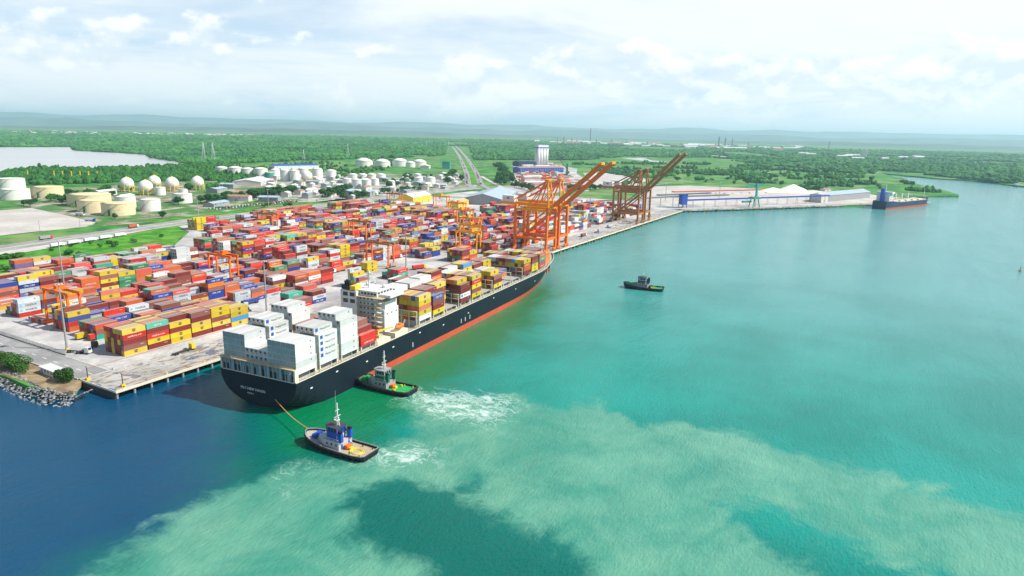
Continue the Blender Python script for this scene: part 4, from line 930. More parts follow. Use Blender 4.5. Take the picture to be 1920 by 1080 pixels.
# box depot between the highway and the blue warehouse
mb = MB(); dr = random.Random(8)
for i in range(420):
    q, v_ = dr.random(), dr.random(); cx_ = 1090 + 560 * q + dr.uniform(-10, 10); cy_ = 290 + 330 * q + (v_ - .5) * 150
    if any(math.hypot(cx_ - a_, cy_ - b_) < 26 for a_, b_ in ((1180,380),(1250,430),(1330,470),(1400,510),(1300,360),(1420,420),(1500,470),(1210,320))): continue
    for k in range(dr.choice((1, 1, 2, 3))):
        V_ = [(cx_ + .86 * v[0] + .5 * v[1], cy_ - .5 * v[0] + .86 * v[1], .0 + k * CH + v[2]) for v in V0]; mb.add(V_, F0, list(CC).index(dr.choice(PAL + 'wwwwrr')))
tag(kind(mb.build('depot_containers', [CM[k] for k in CC]), 'stuff'), 'jumble of coloured containers in the depot before the blue warehouse', 'containers')
print('containers', len(CONT), sum(d['where'] == 'ship' for d in CONT))

# hatch coamings, lashing bridges, side stanchions
for b, s0 in enumerate(BAYS):
    hbx = min(19.8, hb(s0 + 12, ZD) - 1.2)
    MB().box(s0 + 0.3, s0 + CL - 0.3, -hbx + 2.6, hbx - 2.6, ZD - 0.85, ZB - 0.35, 0).build('hatch_coaming', M['steel'], ship)
    MB().box(s0, s0 + CL, -hbx, hbx, ZB - 0.33, ZB - 0.04, 0).build('hatch_cover', M['deckg'], ship)
    lb = MB(); x = s0 - 1.2 if b else s0 + CL + 0.6
    H_ = ZB + 5.4
    for i in range(9):
        y = -hbx + 0.2 + i * (2 * hbx - 0.4) / 8; lb.box(x - 0.18, x + 0.18, y - 0.16, y + 0.16, ZD - 0.85, H_)
    for z in (ZB + 2.5, H_): lb.box(x - 0.45, x + 0.45, -hbx, hbx, z, z + 0.18)
    lb.build('lashing_bridge', M['cream'], ship)
    for sgn in (-1, 1):
        for q in (0.4, CL - 0.4):
            MB().box(s0 + q - 0.3, s0 + q + 0.3, sgn * (hbx + 0.3) - 0.28, sgn * (hbx + 0.3) + 0.28, ZD - 0.85, ZB - 0.35).build('stanchion', M['cream'], ship)
        wlk = MB()
        for i in range(8): xx = s0 + i * 1.75; wlk.box(xx - 0.06, xx + 0.06, sgn * (hbx + 1.0) - 0.06, sgn * (hbx + 1.0) + 0.06, ZD - 0.85, ZD + 1.3)
        for z in (ZD + 0.7, ZD + 1.3): wlk.box(s0 - 1, s0 + 13.2, sgn * (hbx + 1.0) - 0.05, sgn * (hbx + 1.0) + 0.05, z - 0.06, z + 0.06)
        wlk.build('railing', M['cream'], ship)
# accommodation block
kids0 = set(ship.children)
HX0, HX1, HY0, HY1 = 73.0, 88.0, -8.0, 10.5
house = MB().box(HX0, HX1, HY0, HY1, ZD - 0.85, 35.0).build('deckhouse', M['white'], ship)
MB().box(HX0 - 2.2, HX0, 1.5, 11.5, ZD - 0.85, 38.3).build('engine_casing', M['white'], ship)
for lv in range(7):
    z = 13.4 + lv * 3.1
    MB().box(HX0 - 2.0 + 0.3 * (lv % 2), HX0 + 0.05, -13.0, 1.4, z, z + 0.16).build('balcony', M['rail'] if lv % 2 else M['white'], ship)
    r_ = MB()
    for i in range(10): y = -12.9 + i * 1.55; r_.box(HX0 - 1.95, HX0 - 1.88, y - 0.04, y + 0.04, z + 0.16, z + 1.2)
    r_.box(HX0 - 1.96, HX0 - 1.87, -12.9, 1.3, z + 1.12, z + 1.22); r_.build('railing', M['rail'], ship)
    for y in (-6.6, -4.2, -1.8, 0.4): MB().box(HX0 - 0.05, HX0, y - 0.45, y + 0.45, z + 1.1, z + 2.1).build('window', M['glass'], house)
    if lv < 6:
        MB().box(HX0 - 0.06, HX0, -7.9, -7.1, z + 0.17, z + 2.2).build('door', M['wallg'], house)
        sd_ = MB().bar((HX0 - 1.2, -9.2, z + 0.1), (HX0 - 1.2, -12.4, z + 3.1), 0.8, 0.15).build('ladder', M['rail'], ship)
    for x in (HX0 + 2.5, HX0 + 6, HX0 + 9.5, HX0 + 13): MB().box(x - 0.45, x + 0.45, HY0 - 0.06, HY0, z + 1.1, z + 2.1).build('window', M['glass'], house)
for y in (4.0, 8.4):
    for z in (30.2, 34.6): MB().box(HX0 - 2.26, HX0 - 2.2, y - 1.5, y + 1.5, z, z + 2.6).build('vent_grille', M['glass'], house)
brg = MB().box(HX0 + 0.5, HX1 - 0.5, -9.5, 11.0, 35.3, 38.6).build('bridge', M['white'], ship)
MB().box(HX0 - 2.1, HX1 + 0.8, -14.0, 1.45, 35.0, 35.28).build('bridge_wing_deck', M['rail'], ship)
MB().box(HX0 + 2, HX1 - 1, -16.8, -9.55, 35.3, 36.9).build('bridge_wing', M['white'], ship)
for i in range(5): y = -8.2 + i * 2.0; MB().box(HX0 + 0.44, HX0 + 0.5, y - 0.75, y + 0.75, 36.2, 37.7).build('window', M['glass'], brg)
for i in range(5): x = HX0 + 2.2 + i * 2.6; MB().box(x - 0.95, x + 0.95, -9.56, -9.5, 37.0, 38.1).build('window', M['glass'], brg)
for i in range(7): y = -7.8 + i * 2.9; MB().box(HX1 - 0.5, HX1 - 0.44, y - 1.2, y + 1.2, 36.2, 37.7).build('window', M['glass'], brg)
MB().box(HX0 + 0.1, HX1 - 0.1, -9.9, 11.4, 38.6, 38.85).build('bridge_roof', M['white'], ship)
sw = MB().box(HX0 + 1.5, HX1 - 1, -13.2, HY0 - 0.05, ZD - 0.85, 27.0).build('side_house', M['white'], ship)
MB().box(HX0 + 3, HX1 - 1.5, -12.6, HY0 - 0.05, 27.02, 32.0).build('upper_side_house', M['white'], ship)
for y in (-11.8, -10.4): MB().box(HX0 + 1.44, HX0 + 1.5, y - 0.3, y + 0.3, 24.4, 25.6).build('window', M['glass'], sw)
for x in (HX0 + 4, HX0 + 8, HX0 + 12):
    for z in (23.6,): MB().box(x - 0.4, x + 0.4, -13.26, -13.2, z, z + 1.0).build('window', M['glass'], sw)
fu = MB().box(HX0 - 2.0, HX0 + 3.5, 6.2, 11.0, 38.86, 41.6).build('funnel', M['black'], ship)
MB().box(HX0 - 2.0, HX0 + 3.0, 2.2, 5.6, 38.9, 41.4).build('funnel_panel', M['yellow'], ship)
for x, y in ((HX0 - 0.8, 7.0), (HX0 + 1, 8.0), (HX0 - 0.4, 9.4), (HX0 + 2, 10.2)): MB().bar((x, y, 41.6), (x - 1.0, y - 0.5, 44.2), 0.9).build('exhaust_pipe', M['black'], ship)
mm_ = MB(); mm_.bar((HX0 + 7, 0, 38.85), (HX0 + 7, 0, 50), 0.7); mm_.box(HX0 + 6.6, HX0 + 7.4, -3.2, 3.2, 45.5, 45.9); mm_.box(HX0 + 6.6, HX0 + 7.4, -2.2, 2.2, 48.2, 48.6); mm_.build('radar_mast', M['white'], ship)
for y in (-6.5, 4.0): MB().lathe([(0.1, 0), (1.0, 0.5), (1.15, 1.2), (0.8, 2.0), (0.1, 2.3)], 10, (HX0 + 11, y, 38.9)).build('satellite_dome', M['white'], ship)
r_ = MB()
for i in range(13): y = -9.6 + i * 1.62; r_.box(HX0 + 0.2, HX0 + 0.26, y - 0.04, y + 0.04, 38.85, 39.9)
r_.box(HX0 + 0.2, HX0 + 0.26, -9.6, 9.8, 39.83, 39.93); r_.build('railing', M['white'], ship)
for o_ in set(ship.children) - kids0: o_.scale.z = 0.80; o_.location.z = 1.95
MB().box(59.5, 70.5, -19.5, 12, ZD - 0.8, 11.6).build('boat_deck', M['cream'], ship)
for k_ in range(9):
    x = 60 + (k_ * 3.7) % 10; y = -18.5 + (k_ * 7.3) % 16; MB().cb((x, y, 11.62), 1.4 + k_ % 3, 1.2 + k_ % 2, 1.0 + 0.5 * (k_ % 3)).build('deck_fitting', (M['cream'], M['rail'], M['steel'])[k_ % 3], ship)
lbm = MB(); lbm.lathe([(0.2, -3.6), (1.0, -2.9), (1.35, -1.2), (1.35, 1.4), (0.9, 2.9), (0.2, 3.6)], 12); lv_ = [(z, x, max(y, -0.9)) for x, y, z in lbm.v]; lbm.v = lv_
lbo = lbm.build('lifeboat', M['safety'], ship, (80, -18.6, 14.4), 0, True); MB().box(-1.2, 1.2, -0.8, 0.8, 1.2, 1.75).build('canopy', M['safety'], lbo)
for x in (76.4, 83.6): dv = MB(); dv.bar((x, -16, ZD - 0.8), (x, -19.5, 17.2), 0.45); dv.bar((x, -19.5, 17.3), (x, -19.3, 15.4), 0.2); dv.build('davit', M['cream'], ship)
MB().box(74.5, 86, -19.6, -13.3, ZD - 0.8, 12.2).build('stores_deckhouse', M['cream'], ship)
MB().box(70.4, 72.8, -12.5, -6.3, ZD - 0.8, 15.2).build('deck_locker', CM['o'], ship)
cr_ = MB(); cr_.cyl((66.0, -15.0, 11.6), 0.6, 4.0, 8); cr_.bar((66, -15, 15), (74, -18.8, 15.6), 0.6, 0.7); cr_.build('provision_crane', M['yellow'], ship)
# forecastle gear
fm2 = MB(); fm2.bar((318, 0, 12), (318, 0, 27), 0.6); fm2.bar((318, 0, 26), (311, 0, 13), 0.25); fm2.box(317.6, 318.4, -1.6, 1.6, 23, 23.3); fm2.build('foremast', M['white'], ship)
for y in (-5.5, 5.5): MB().bar((311, y - 1.6, 13.6), (311, y + 1.6, 13.6), 2.2).build('windlass', M['dgreen'], ship)
for y in (-4, 0, 4): MB().cyl((322, y * 0.6, 12.1), 0.5, 1.4, 8).build('bollard', M['cream'], ship)
MB().box(306.5, 307.5, -10, 10, 12.1, 15.0).build('breakwater', M['cream'], ship)
# anchor
MB().bar((296, -hb(296, 6) - 0.35, 3.4), (296, -hb(296, 6) - 0.35, 6.4), 0.8).build('anchor', M['steel'], ship)

# ================================================================== QUAY CRANES
def sts(name, label, x0, m, m2, group, boom_deg, seed=0):
    """ship-to-shore crane with its boom raised; local x along quay, y inland"""
    t = thing(name, label, 'crane', (x0, 0, 0.16), 0.0, group)
    HW = 10.0; YF, YB = -37.3, -2.2; ZG = 44.0
    for sx in (-1, 1):
        for yy, nm in ((YF, 'front'), (YB, 'rear')):
            MB().bar((sx * HW, yy, 3.2), (sx * (HW - 0.8), yy, ZG), 2.2, 2.4).build('leg', m, t)
        for yy in (YF, YB):
            bg_ = MB(); bg_.box(sx * HW - 4.6, sx * HW + 4.6, yy - 0.7, yy + 0.7, 1.5, 3.2)
            for k in range(4):
                xx = sx * HW - 3.6 + k * 2.4; bg_.box(xx - 0.9, xx + 0.9, yy - 0.5, yy + 0.5, 0.75, 1.5)
            b_o = bg_.build('bogie', M['orange'] if m is not M['rust'] else m, t)
            wh = MB()
            for k in range(8): wh.bar((sx * HW - 4.2 + k * 1.2, yy - 0.25, 0.42), (sx * HW - 4.2 + k * 1.2, yy + 0.25, 0.42), 0.8)
            wh.build('wheel_set', M['dark'], b_o)
        MB().bar((sx * HW, YF, 12.5), (sx * HW, YB, 12.5), 1.5, 2.2).build('side_beam', m, t)
        MB().bar((sx * (HW - 0.6), YF, 40.5), (sx * (HW - 0.6), YB, 40.5), 1.3, 2.0).build('side_beam', m2, t)
        MB().bar((sx * HW, YB, 13), (sx * (HW - 0.8), YF, 42), 1.3, 1.3).build('brace', m, t)
    for yy in (YF, YB):
        MB().bar((-HW, yy, 12.5), (HW, yy, 12.5), 1.6, 2.4).build('portal_beam', m, t)
        MB().bar((-HW + .8, yy, 43.2), (HW - .8, yy, 43.2), 1.6, 2.6).build('portal_beam', m2, t)
    gd = MB()
    for gx in (-2.6, 2.6): gd.bar((gx, -40, ZG + 1), (gx, 19, ZG + 1), 1.8, 2.8)
    for yy in (-30, -14, 2, 12, 18.5): gd.bar((-2.6, yy, ZG + 1), (2.6, yy, ZG + 1), 0.8, 1.2)
    gd.build('trolley_girder', m2, t)
    mh_ = MB(); mh_.box(-4.2, 4.2, 3, 16, ZG + 2.4, ZG + 8); mo = mh_.build('machinery_house', M['white'], t)
    MB().box(-4.26, -4.2, 8, 11, ZG + 5, ZG + 6.6).build('sign_panel', M['red'], mo)
    MB().box(-4.4, 4.4, 2.8, 16.2, ZG + 8, ZG + 8.3).build('roof', M['roofw'], mo)
    # A-frame tower
    for sx in (-1, 1):
        MB().bar((sx * 5.5, YF + 1, ZG), (sx * 2.4, YF + 4, 69), 1.3).build('tower_leg', m2, t)
        MB().bar((sx * 5.5, YF + 16, ZG), (sx * 2.4, YF + 5.5, 69), 1.05).build('tower_leg', m, t)
        MB().bar((sx * 2.6, YF + 5, 68.5), (sx * 2.6, 8, ZG + 2.2), 0.85).build('backstay', m, t)
        MB().bar((sx * 2.6, YF + 5, 68.5), (sx * 2.6, -14, ZG + 2.2), 0.75).build('backstay', m, t)
    hd = MB(); hd.box(-3.4, 3.4, YF + 2.5, YF + 7, 68.4, 70.2); hd.box(-4.2, 4.2, YF + 2.0, YF + 7.5, 67.6, 67.9)
    MB().bar((-4.1, YF + 2.2, 57), (4.1, YF + 2.2, 57), 0.7).build('tower_tie', m, t); hd.build('tower_head', m2 if m is not M['rust'] else m, t)
    # raised boom, two box girders
    a = R(boom_deg); L = 63.0; py, pz = -40.2, ZG + 1.2
    bx_ = MB(); e = (py - L * math.cos(a), pz + L * math.sin(a))
    for gx in (-2.6, 2.6): bx_.bar((gx, py, pz), (gx, e[0], e[1]), 1.9, 3.0)
    for k in range(8):
        q = (k + 0.6) / 8; P = (py + (e[0] - py) * q, pz + (e[1] - pz) * q); bx_.bar((-2.6, P[0], P[1]), (2.6, P[0], P[1]), 0.8)
    bo = bx_.build('boom', m, t)
    MB().box(-4, 4, e[0] - 1.2, e[0] + 1.2, e[1] - 0.6, e[1] + 1.6).build('boom_tip', m2, bo)
    for k in range(5):
        q = 0.2 + 0.17 * k; P = (py + (e[0] - py) * q, pz + (e[1] - pz) * q + 1.6); MB().box(-3.2, -2.0, P[0] - .5, P[0] + .5, P[1], P[1] + 1.2).build('stay_lug', m2, bo)
    for sx in (-1, 1):
        mid = (sx * 2.6, (YF + 4 + e[0]) / 2 + 3, 66); MB().bar((sx * 2.6, YF + 4, 69), (sx * 2.6, py + (e[0] - py) * 0.55, pz + (e[1] - pz) * 0.55 + 1), 0.35).build('forestay', m, t)
    cbm = MB(); cbm.box(-1.5, 1.5, -6.5, -3.2, ZG - 4.2, ZG - 1.2); co = cbm.build('operator_cabin', M['white'], t)
    MB().box(-1.3, 1.3, -6.58, -6.5, ZG - 3.8, ZG - 1.8).build('window', M['glass'], co)
    sx = 1; ld = MB()
    for k in range(6):
        z0 = 3 + k * 6.6; yv = YB + 1.6; ld.bar((HW + 0.9, yv + (0 if k % 2 else 3.2), z0), (HW + 0.9, yv + (3.2 if k % 2 else 0), z0 + 6.6), 0.7, 0.2); ld.box(HW + 0.4, HW + 1.4, yv - 0.4, yv + 3.6, z0 + 6.5, z0 + 6.7)
    ld.build('stairway', m2, t)
    rt = MB()
    for yy in range(-38, 19, 3): rt.box(-3.75, -3.68, yy - 0.04, yy + 0.04, ZG + 2.2, ZG + 3.3)
    rt.box(-3.75, -3.66, -39, 18.5, ZG + 3.25, ZG + 3.35); rt.build('walkway_rail', m2, t)
    # cable reel drum
    MB().bar((HW - 2, YB + 0.2, 7), (HW - 2, YB + 1.0, 7), 3.2).build('cable_reel', M['dark'], t)
    return t
sts('quay_crane', 'bright orange quay crane with raised boom, beside the container ship bow', 407, M['orange'], M['amber'], 'quay cranes', 41.5)
sts('quay_crane', 'bright orange quay crane with raised boom, second from the container ship bow', 434, M['orange'], M['amber'], 'quay cranes', 41.5)
sts('quay_crane', 'weathered brown quay crane with raised boom, nearer the orange pair', 675, M['rust'], M['rust'], 'quay cranes', 46.5)
sts('quay_crane', 'weathered brown quay crane with raised boom, nearer the blue conveyor tower', 703, M['rust'], M['rust'], 'quay cranes', 46.5)

# ================================================================== YARD GANTRY CRANES
def rtg(label, x, y, m, m2, trolley=0.3, span=23.5, h=20.0):
    t = thing('gantry_crane', label, 'crane', (x, y, 0.0), 0.0, 'rubber-tyred gantry cranes in the yard')
    for yy in (0, span):
        for xx in (-3.6, 3.6): MB().bar((xx, yy, 1.9), (xx * 0.9, yy, h), 0.95, 1.1).build('leg', m, t)
        MB().box(-6.2, 6.2, yy - 0.55, yy + 0.55, 1.2, 2.2).build('sill_beam', m, t)
        for xx in (-5.0, -3.4, 3.4, 5.0): MB().lathe([(0.8, -0.4), (0.8, 0.4)], 12).build('wheel', M['rubber'], t, (xx, yy, 0.8)).rotation_euler = (R(90), 0, 0)
        MB().bar((-3.3, yy, h - 0.8), (3.3, yy, h - 0.8), 0.7, 0.9).build('tie_beam', m2, t)
    for xx in (-3.2, 3.2): MB().bar((xx, -1.5, h + 0.6), (xx, span + 1.5, h + 0.6), 1.0, 1.6).build('girder', m2, t)
    ty = span * trolley; tr = MB(); tr.box(-3.8, 3.8, ty - 2.2, ty + 2.2, h + 1.4, h + 2.0); tr.box(-2.5, 2.0, ty - 1.4, ty + 1.4, h + 2.0, h + 4.0); to = tr.build('trolley', m2, t)
    MB().box(-1.2, 1.2, ty + 2.3, ty + 4.0, h - 3.0, h - 0.6).build('operator_cabin', M['white'], to)
    MB().box(-6, 6, ty - 1.2, ty + 1.2, h - 7.4, h - 6.8).build('spreader', M['yellow'], to)
    cb_ = MB()
    for xx in (-2, 2):
        for yy in (-.8, .8): cb_.bar((xx, ty + yy, h + 1.4), (xx, ty + yy, h - 6.8), 0.12)
    cb_.build('hoist_ropes', M['dark'], to)
    MB().box(-2.8, 2.8, -2.0, -0.6, 2.3, 4.6).build('power_pack', M['wallg'], t)
    return t
rtg('orange gantry crane straddling the stacks nearest the perimeter fence', 14, 68, M['orange'], M['orange'], 0.55)
rtg('orange gantry crane over the stacks behind the ship deckhouse', 252, 36, M['orange'], M['rust'], 0.5)
rtg('amber gantry crane just inland of the ship foredeck', 352, 12, M['amber'], M['amber'], 0.3)
rtg('amber gantry crane standing close behind the orange quay cranes', 392, 34, M['amber'], M['amber'], 0.5)
rtg('amber gantry crane over the inland stacks before the grey warehouse', 500, 115, M['amber'], M['amber'], 0.6)
rtg('amber gantry crane beside the grey warehouse gable', 565, 168, M['amber'], M['amber'], 0.4)
rtg('amber gantry crane between the yellow and grey warehouses', 625, 236, M['amber'], M['amber'], 0.5)
rtg('orange gantry crane in front of the yellow warehouse', 612, 312, M['orange'], M['rust'], 0.6)
rtg('amber gantry crane over the stacks between the two pairs of quay cranes', 560, 40, M['amber'], M['amber'], 0.5)
rtg('orange gantry crane over the second inland block behind the ship stern', 140, 92, M['orange'], M['orange'], 0.4)
rtg('amber gantry crane inland of the orange quay cranes', 440, 66, M['amber'], M['amber'], 0.6)
rtg('orange gantry crane in the middle of the inland stacks', 345, 142, M['orange'], M['rust'], 0.4)
rtg('rust-beamed gantry crane over the stacks near the inland field corner', 330, 262, M['orange'], M['rust'], 0.7)

# ================================================================== TUGS
def tug(label, loc, rz, style):
    t = thing('tugboat', label, 'tug', (loc[0], loc[1], WZ), rz, 'harbour tugs around the ship')
    L, B = 31.0, 5.4   # bow toward +x, half beam
    st_ = [(-15.5, 0.80, 2.3), (-14.6, 0.93, 2.2), (-11, 1.0, 2.0), (-4, 1.0, 2.0), (3, 1.0, 2.3), (8, 0.95, 2.9), (11.5, 0.80, 3.5), (13.8, 0.55, 3.9), (15.2, 0.24, 4.2), (15.7, 0.04, 4.3)]
    v = []; f = []
    for x, k, z in st_:
        for sgn in (-1, 1):
            for zz, kk, xx in ((z, 1.0, 0), (z * 0.45, 0.98, 0), (0.0, 0.88, 0), (-2.0, 0.55, 0)):
                v.append((x - (0.9 if x > 8 and zz < 1 else 0), sgn * B * k * kk, zz))
    for i in range(len(st_) - 1):
        for s_ in (0, 1):
            for k in range(3):
                a = i * 8 + s_ * 4 + k; b = a + 8; q = (a, a + 1, b + 1, b); f.append(q if s_ else q[::-1])
    f.append((0, 1, 2, 3, 7, 6, 5, 4)); mb = MB(); mb.v = v; mb.f = f; mb.m = [0] * len(f)
    hl = mb.build('hull', M['hull'] if style != 'dark' else M['navy'], t)
    d = MB(); da = MB()
    for i in range(len(st_) - 1):
        (x0, k0, z0), (x1, k1, z1) = st_[i], st_[i + 1]; zz0, zz1 = z0 - 0.75, z1 - 0.75
        (da if x1 <= -3.9 else d).add([(x0, -B * k0 * .97, zz0), (x1, -B * k1 * .97, zz1), (x1, B * k1 * .97, zz1), (x0, B * k0 * .97, zz0)], [(0, 1, 2, 3)])
    aftm = M['deckt'] if style == 'blue' else M['green']
    da.build('aft_deck', aftm, t); d.build('fore_deck', M['deckg'] if style == 'blue' else M['dgreen'], t)
    fd = MB(); ring = [(x, -B * k - 0.12, z - 0.35) for x, k, z in st_]
    fd.tube(ring, 0.42, 6); fd.tube([(x, -y, z) for x, y, z in ring], 0.42, 6); fd.tube([ring[0], (ring[0][0], -ring[0][1], ring[0][2])], 0.42, 6)
    fd.build('rubber_fender', M['rubber'], t)
    bw = MB()
    for sgn in (-1, 1):
        for (x0, k0, z0), (x1, k1, z1) in zip(st_[:-1], st_[1:]): bw.bar((x0, sgn * (B * k0 - .1), z0 + 0.1), (x1, sgn * (B * k1 - .1), z1 + 0.1), 0.22, 0.3)
    bw.bar((st_[0][0], -B * .8, 2.35), (st_[0][0], B * .8, 2.35), 0.25, 0.3); bw.build('bulwark_rail', M['steel'] if style == 'blue' else M['dark'], t)
    tm = MB()
    for x in range(-13, 12, 3):
        k = np.interp(x, [s[0] for s in st_], [s[1] for s in st_]); z = np.interp(x, [s[0] for s in st_], [s[2] for s in st_])
    for x in range(-12, 13, 3):
        k = float(np.interp(x, [s[0] for s in st_], [s[1] for s in st_])); z = float(np.interp(x, [s[0] for s in st_], [s[2] for s in st_]))
        for sgn in (-1, 1):
            o = MB().lathe([(0.28, -0.2), (0.62, -0.16), (0.66, 0.0), (0.62, 0.16), (0.28, 0.2)], 12).build('tyre_fender', M['rubber'], t, (x, sgn * (B * k + 0.28), z - 1.25)); o.rotation_euler = (R(90), 0, 0)
    wm = M['cabin'] if style == 'blue' else (M['wallg'] if style == 'dark' else M['steelw']); up = M['blue'] if style == 'blue' else (M['navy'] if style == 'dark' else M['dgreen'])
    # deckhouse tapered forward
    poly = [(-3.5, -3.7), (4.2, -3.7), (7.6, -2.2), (7.6, 2.2), (4.2, 3.7), (-3.5, 3.7)]
    dh = MB().prism(poly, 1.2, 4.6).build('deckhouse', wm, t)
    for x in (-2.2, 0.0, 2.2):
        for sgn in (-1, 1): MB().box(x - 0.4, x + 0.4, sgn * 3.73 - 0.03, sgn * 3.73 + 0.03, 3.0, 3.8).build('window', M['glass'], dh)
    for sgn in (-1, 1): MB().box(-3.56, -3.5, sgn * 2 - 0.45, sgn * 2 + 0.45, 1.4, 3.5).build('door', M['blue'] if style == 'blue' else M['wallg'], dh)
    r_ = MB()
    for x in (-3.3, -1, 1.3, 3.6):
        for sgn in (-1, 1): r_.box(x - .04, x + .04, sgn * 3.6 - .04, sgn * 3.6 + .04, 4.6, 5.7)
    for sgn in (-1, 1): r_.box(-3.4, 4.2, sgn * 3.6 - .05, sgn * 3.6 + .05, 5.62, 5.72)
    r_.build('railing', M['white'], t)
    wb = MB().prism([(-1.4, -2.5), (2.8, -2.5), (4.4, -1.4), (4.4, 1.4), (2.8, 2.5), (-1.4, 2.5)], 4.6, 6.8).build('bridge_base', up, t)
    wh = MB().prism([(-1.8, -2.6), (2.6, -2.6), (4.4, -1.5), (4.4, 1.5), (2.6, 2.6), (-1.8, 2.6)], 6.8, 9.4).build('wheelhouse', wm if style != 'blue' else M['blue'], t)
    for x in (-1.0, 0.4, 1.8):
        for sgn in (-1, 1): MB().box(x - 0.55, x + 0.55, sgn * 2.64 - 0.03, sgn * 2.64 + 0.03, 7.7, 8.9).build('window', M['glass'], wh)
    for y in (-1.5, 0, 1.5): MB().box(-1.87, -1.81, y - 0.55, y + 0.55, 7.6, 8.9).build('window', M['glass'], wh)
    for y in (-0.75, 0.75): MB().box(4.41, 4.46, y - 0.6, y + 0.6, 7.7, 8.9).build('window', M['glass'], wh)
    MB().prism([(-2.1, -2.9), (2.8, -2.9), (4.8, -1.7), (4.8, 1.7), (2.8, 2.9), (-2.1, 2.9)], 9.4, 9.6).build('wheelhouse_roof', M['dark'] if style != 'black' else M['steelw'], t)
    if style == 'blue': MB().box(-1.9, -1.84, -2.62, -2.48, 5.0, 9.3).build('red_trim', M['red'], wh); MB().box(-1.9, -1.84, 2.48, 2.62, 5.0, 9.3).build('red_trim', M['red'], wh); MB().box(-1.88, -1.82, -1.2, 1.2, 5.0, 6.6).build('notice_panel', M['white'], wb)
    for sgn in (-1, 1):
        fn = MB().box(-4.4, -2.6, sgn * 2.6 - 0.6, sgn * 2.6 + 0.6, 4.6, 8.0).build('funnel', up, t); MB().box(-4.2, -2.8, sgn * 2.6 - 0.45, sgn * 2.6 + 0.45, 8.0, 8.8).build('funnel_cap', M['black'], fn)
    ms = MB(); ms.bar((0, 0, 9.6), (0, 0, 18.5), 0.34); ms.bar((0, -1.7, 13.2), (0, 1.7, 13.2), 0.2); ms.bar((0, -1.1, 15.6), (0, 1.1, 15.6), 0.2); ms.bar((-1.0, 0, 9.6), (0, 0, 14.5), 0.2); ms.box(-0.5, 0.5, -0.9, 0.9, 11.5, 11.8)
    mo = ms.build('mast', M['white'], t)
    MB().box(0.3, 0.6, -1.3, 1.3, 12.0, 12.25).build('radar', M['white'], mo)
    for z in (14.2, 15.0, 16.4, 17.4): MB().cb((0.3, 0, z), 0.35, 0.35, 0.4).build('mast_light', M['white'], mo)
    MB().bar((-0.5, 1.2, 9.6), (-0.6, 1.3, 17 if style != 'blue' else 24), 0.09).build('antenna', M['steel'], t)
    wn = MB(); wn.bar((10.2, -1.5, 3.6), (10.2, 1.5, 3.6), 1.5); wn.box(9.2, 11.2, -2.0, -1.5, 2.3, 4.2); wn.box(9.2, 11.2, 1.5, 2.0, 2.3, 4.2); wn.build('bow_winch', M['blue'] if style == 'blue' else M['green'], t)
    MB().bar((-4.8, -1.2, 2.2), (-4.8, 1.2, 2.2), 1.5).build('tow_winch', M['safety'] if style != 'dark' else M['dark'], t)
    MB().box(-6.6, -5.8, -0.8, 0.8, 1.2, 2.2).build('tow_hook', M['yellow'], t)
    for x in (-8.5, -13.2):
        for sgn in (-1, 1): MB().cyl((x, sgn * 3.9, 1.2), 0.22, 1.0, 8).build('bollard', M['black'] if style == 'blue' else M['yellow'], t)
    if style == 'blue':
        hs_ = MB(); pts = []
        for k in range(70): a = k * 0.36; r0 = 1.5 + 0.9 * math.sin(k * 0.21) ** 2; pts.append((-9.4 + r0 * math.cos(a) * 1.3, 0.4 + r0 * math.sin(a), 1.36 + 0.002 * k))
        hs_.tube(pts, 0.10, 4); tag(hs_.build('coiled_hose', M['hose'], None, (loc[0], loc[1], WZ)), 'yellow hose coiled on the brown aft deck of the blue tug', 'hose').rotation_euler = (0, 0, rz)
        MB().cb((-4.0, -2.2, 1.25), 1.0, 1.0, 1.2).build('locker', M['blue'], t)
    else:
        for y in (-3.2, 3.0): MB().cb((-7.2, y, 1.25), 1.0, 0.8, 0.8).build('deck_box', M['yellow'], t)
    return t
tug('blue and white tug with brown aft deck, towing at the ship stern', (-12.6, -155.2), R(92), 'blue')
tug('black tug with bright green aft deck, pushing against the ship side', (44.5, -130.0), R(94), 'black')
tug('dark tug with small green aft deck standing off alone in open water', (317.5, -163.5), R(99), 'dark')
tl = MB(); A = Vector((-12.9, -139.6, WZ + 4.6)); B_ = SW @ Vector((-0.1, -9.5, 1.2)); P = []
for i in range(17): q = i / 16; p = A.lerp(B_, q); p.z -= 1.2 * math.sin(math.pi * q); P.append(tuple(p))
tag(tl.tube(P, 0.16, 6).build('tow_line', M['rope']), 'orange tow line stretched from the blue tug bow to the ship stern', 'rope')

# ================================================================== BULK CARRIER at the pier
bd = Vector((1341, -378)) - Vector((1172, -306)); brz = math.atan2(bd.y, bd.x); BL = bd.length + 4
bk = thing('bulk_carrier', 'dark blue bulk carrier with blue funnel moored at the far pier', 'ship', (1170, -306, WZ), brz)
def bhb(x): return 14.5 * (1 - max(0, (x - BL * .82) / (BL * .18)) ** 2.2) * (0.82 + 0.18 * min(1, x / 14))
v = []; f = []; fmi = []; xs = [0, 4, 10, 20, 50, 90, 120, BL * .82, BL * .88, BL * .93, BL * .97, BL * .995]
for x in xs:
    for s_ in (-1, 1):
        for z, k in ((11.5 + (2.5 if x > BL * .9 or x < 22 else 0), 1.0), (5.5, 1.0), (3.2, .99), (0.0, .97), (-3, .9)): v.append((x, s_ * bhb(x) * k, z))
for i in range(len(xs) - 1):
    for s_ in (0, 1):
        for k in range(4): a = i * 10 + s_ * 5 + k; b = a + 10; q = (a, a + 1, b + 1, b); f.append(q if s_ else q[::-1]); fmi.append(1 if k >= 2 else 0)
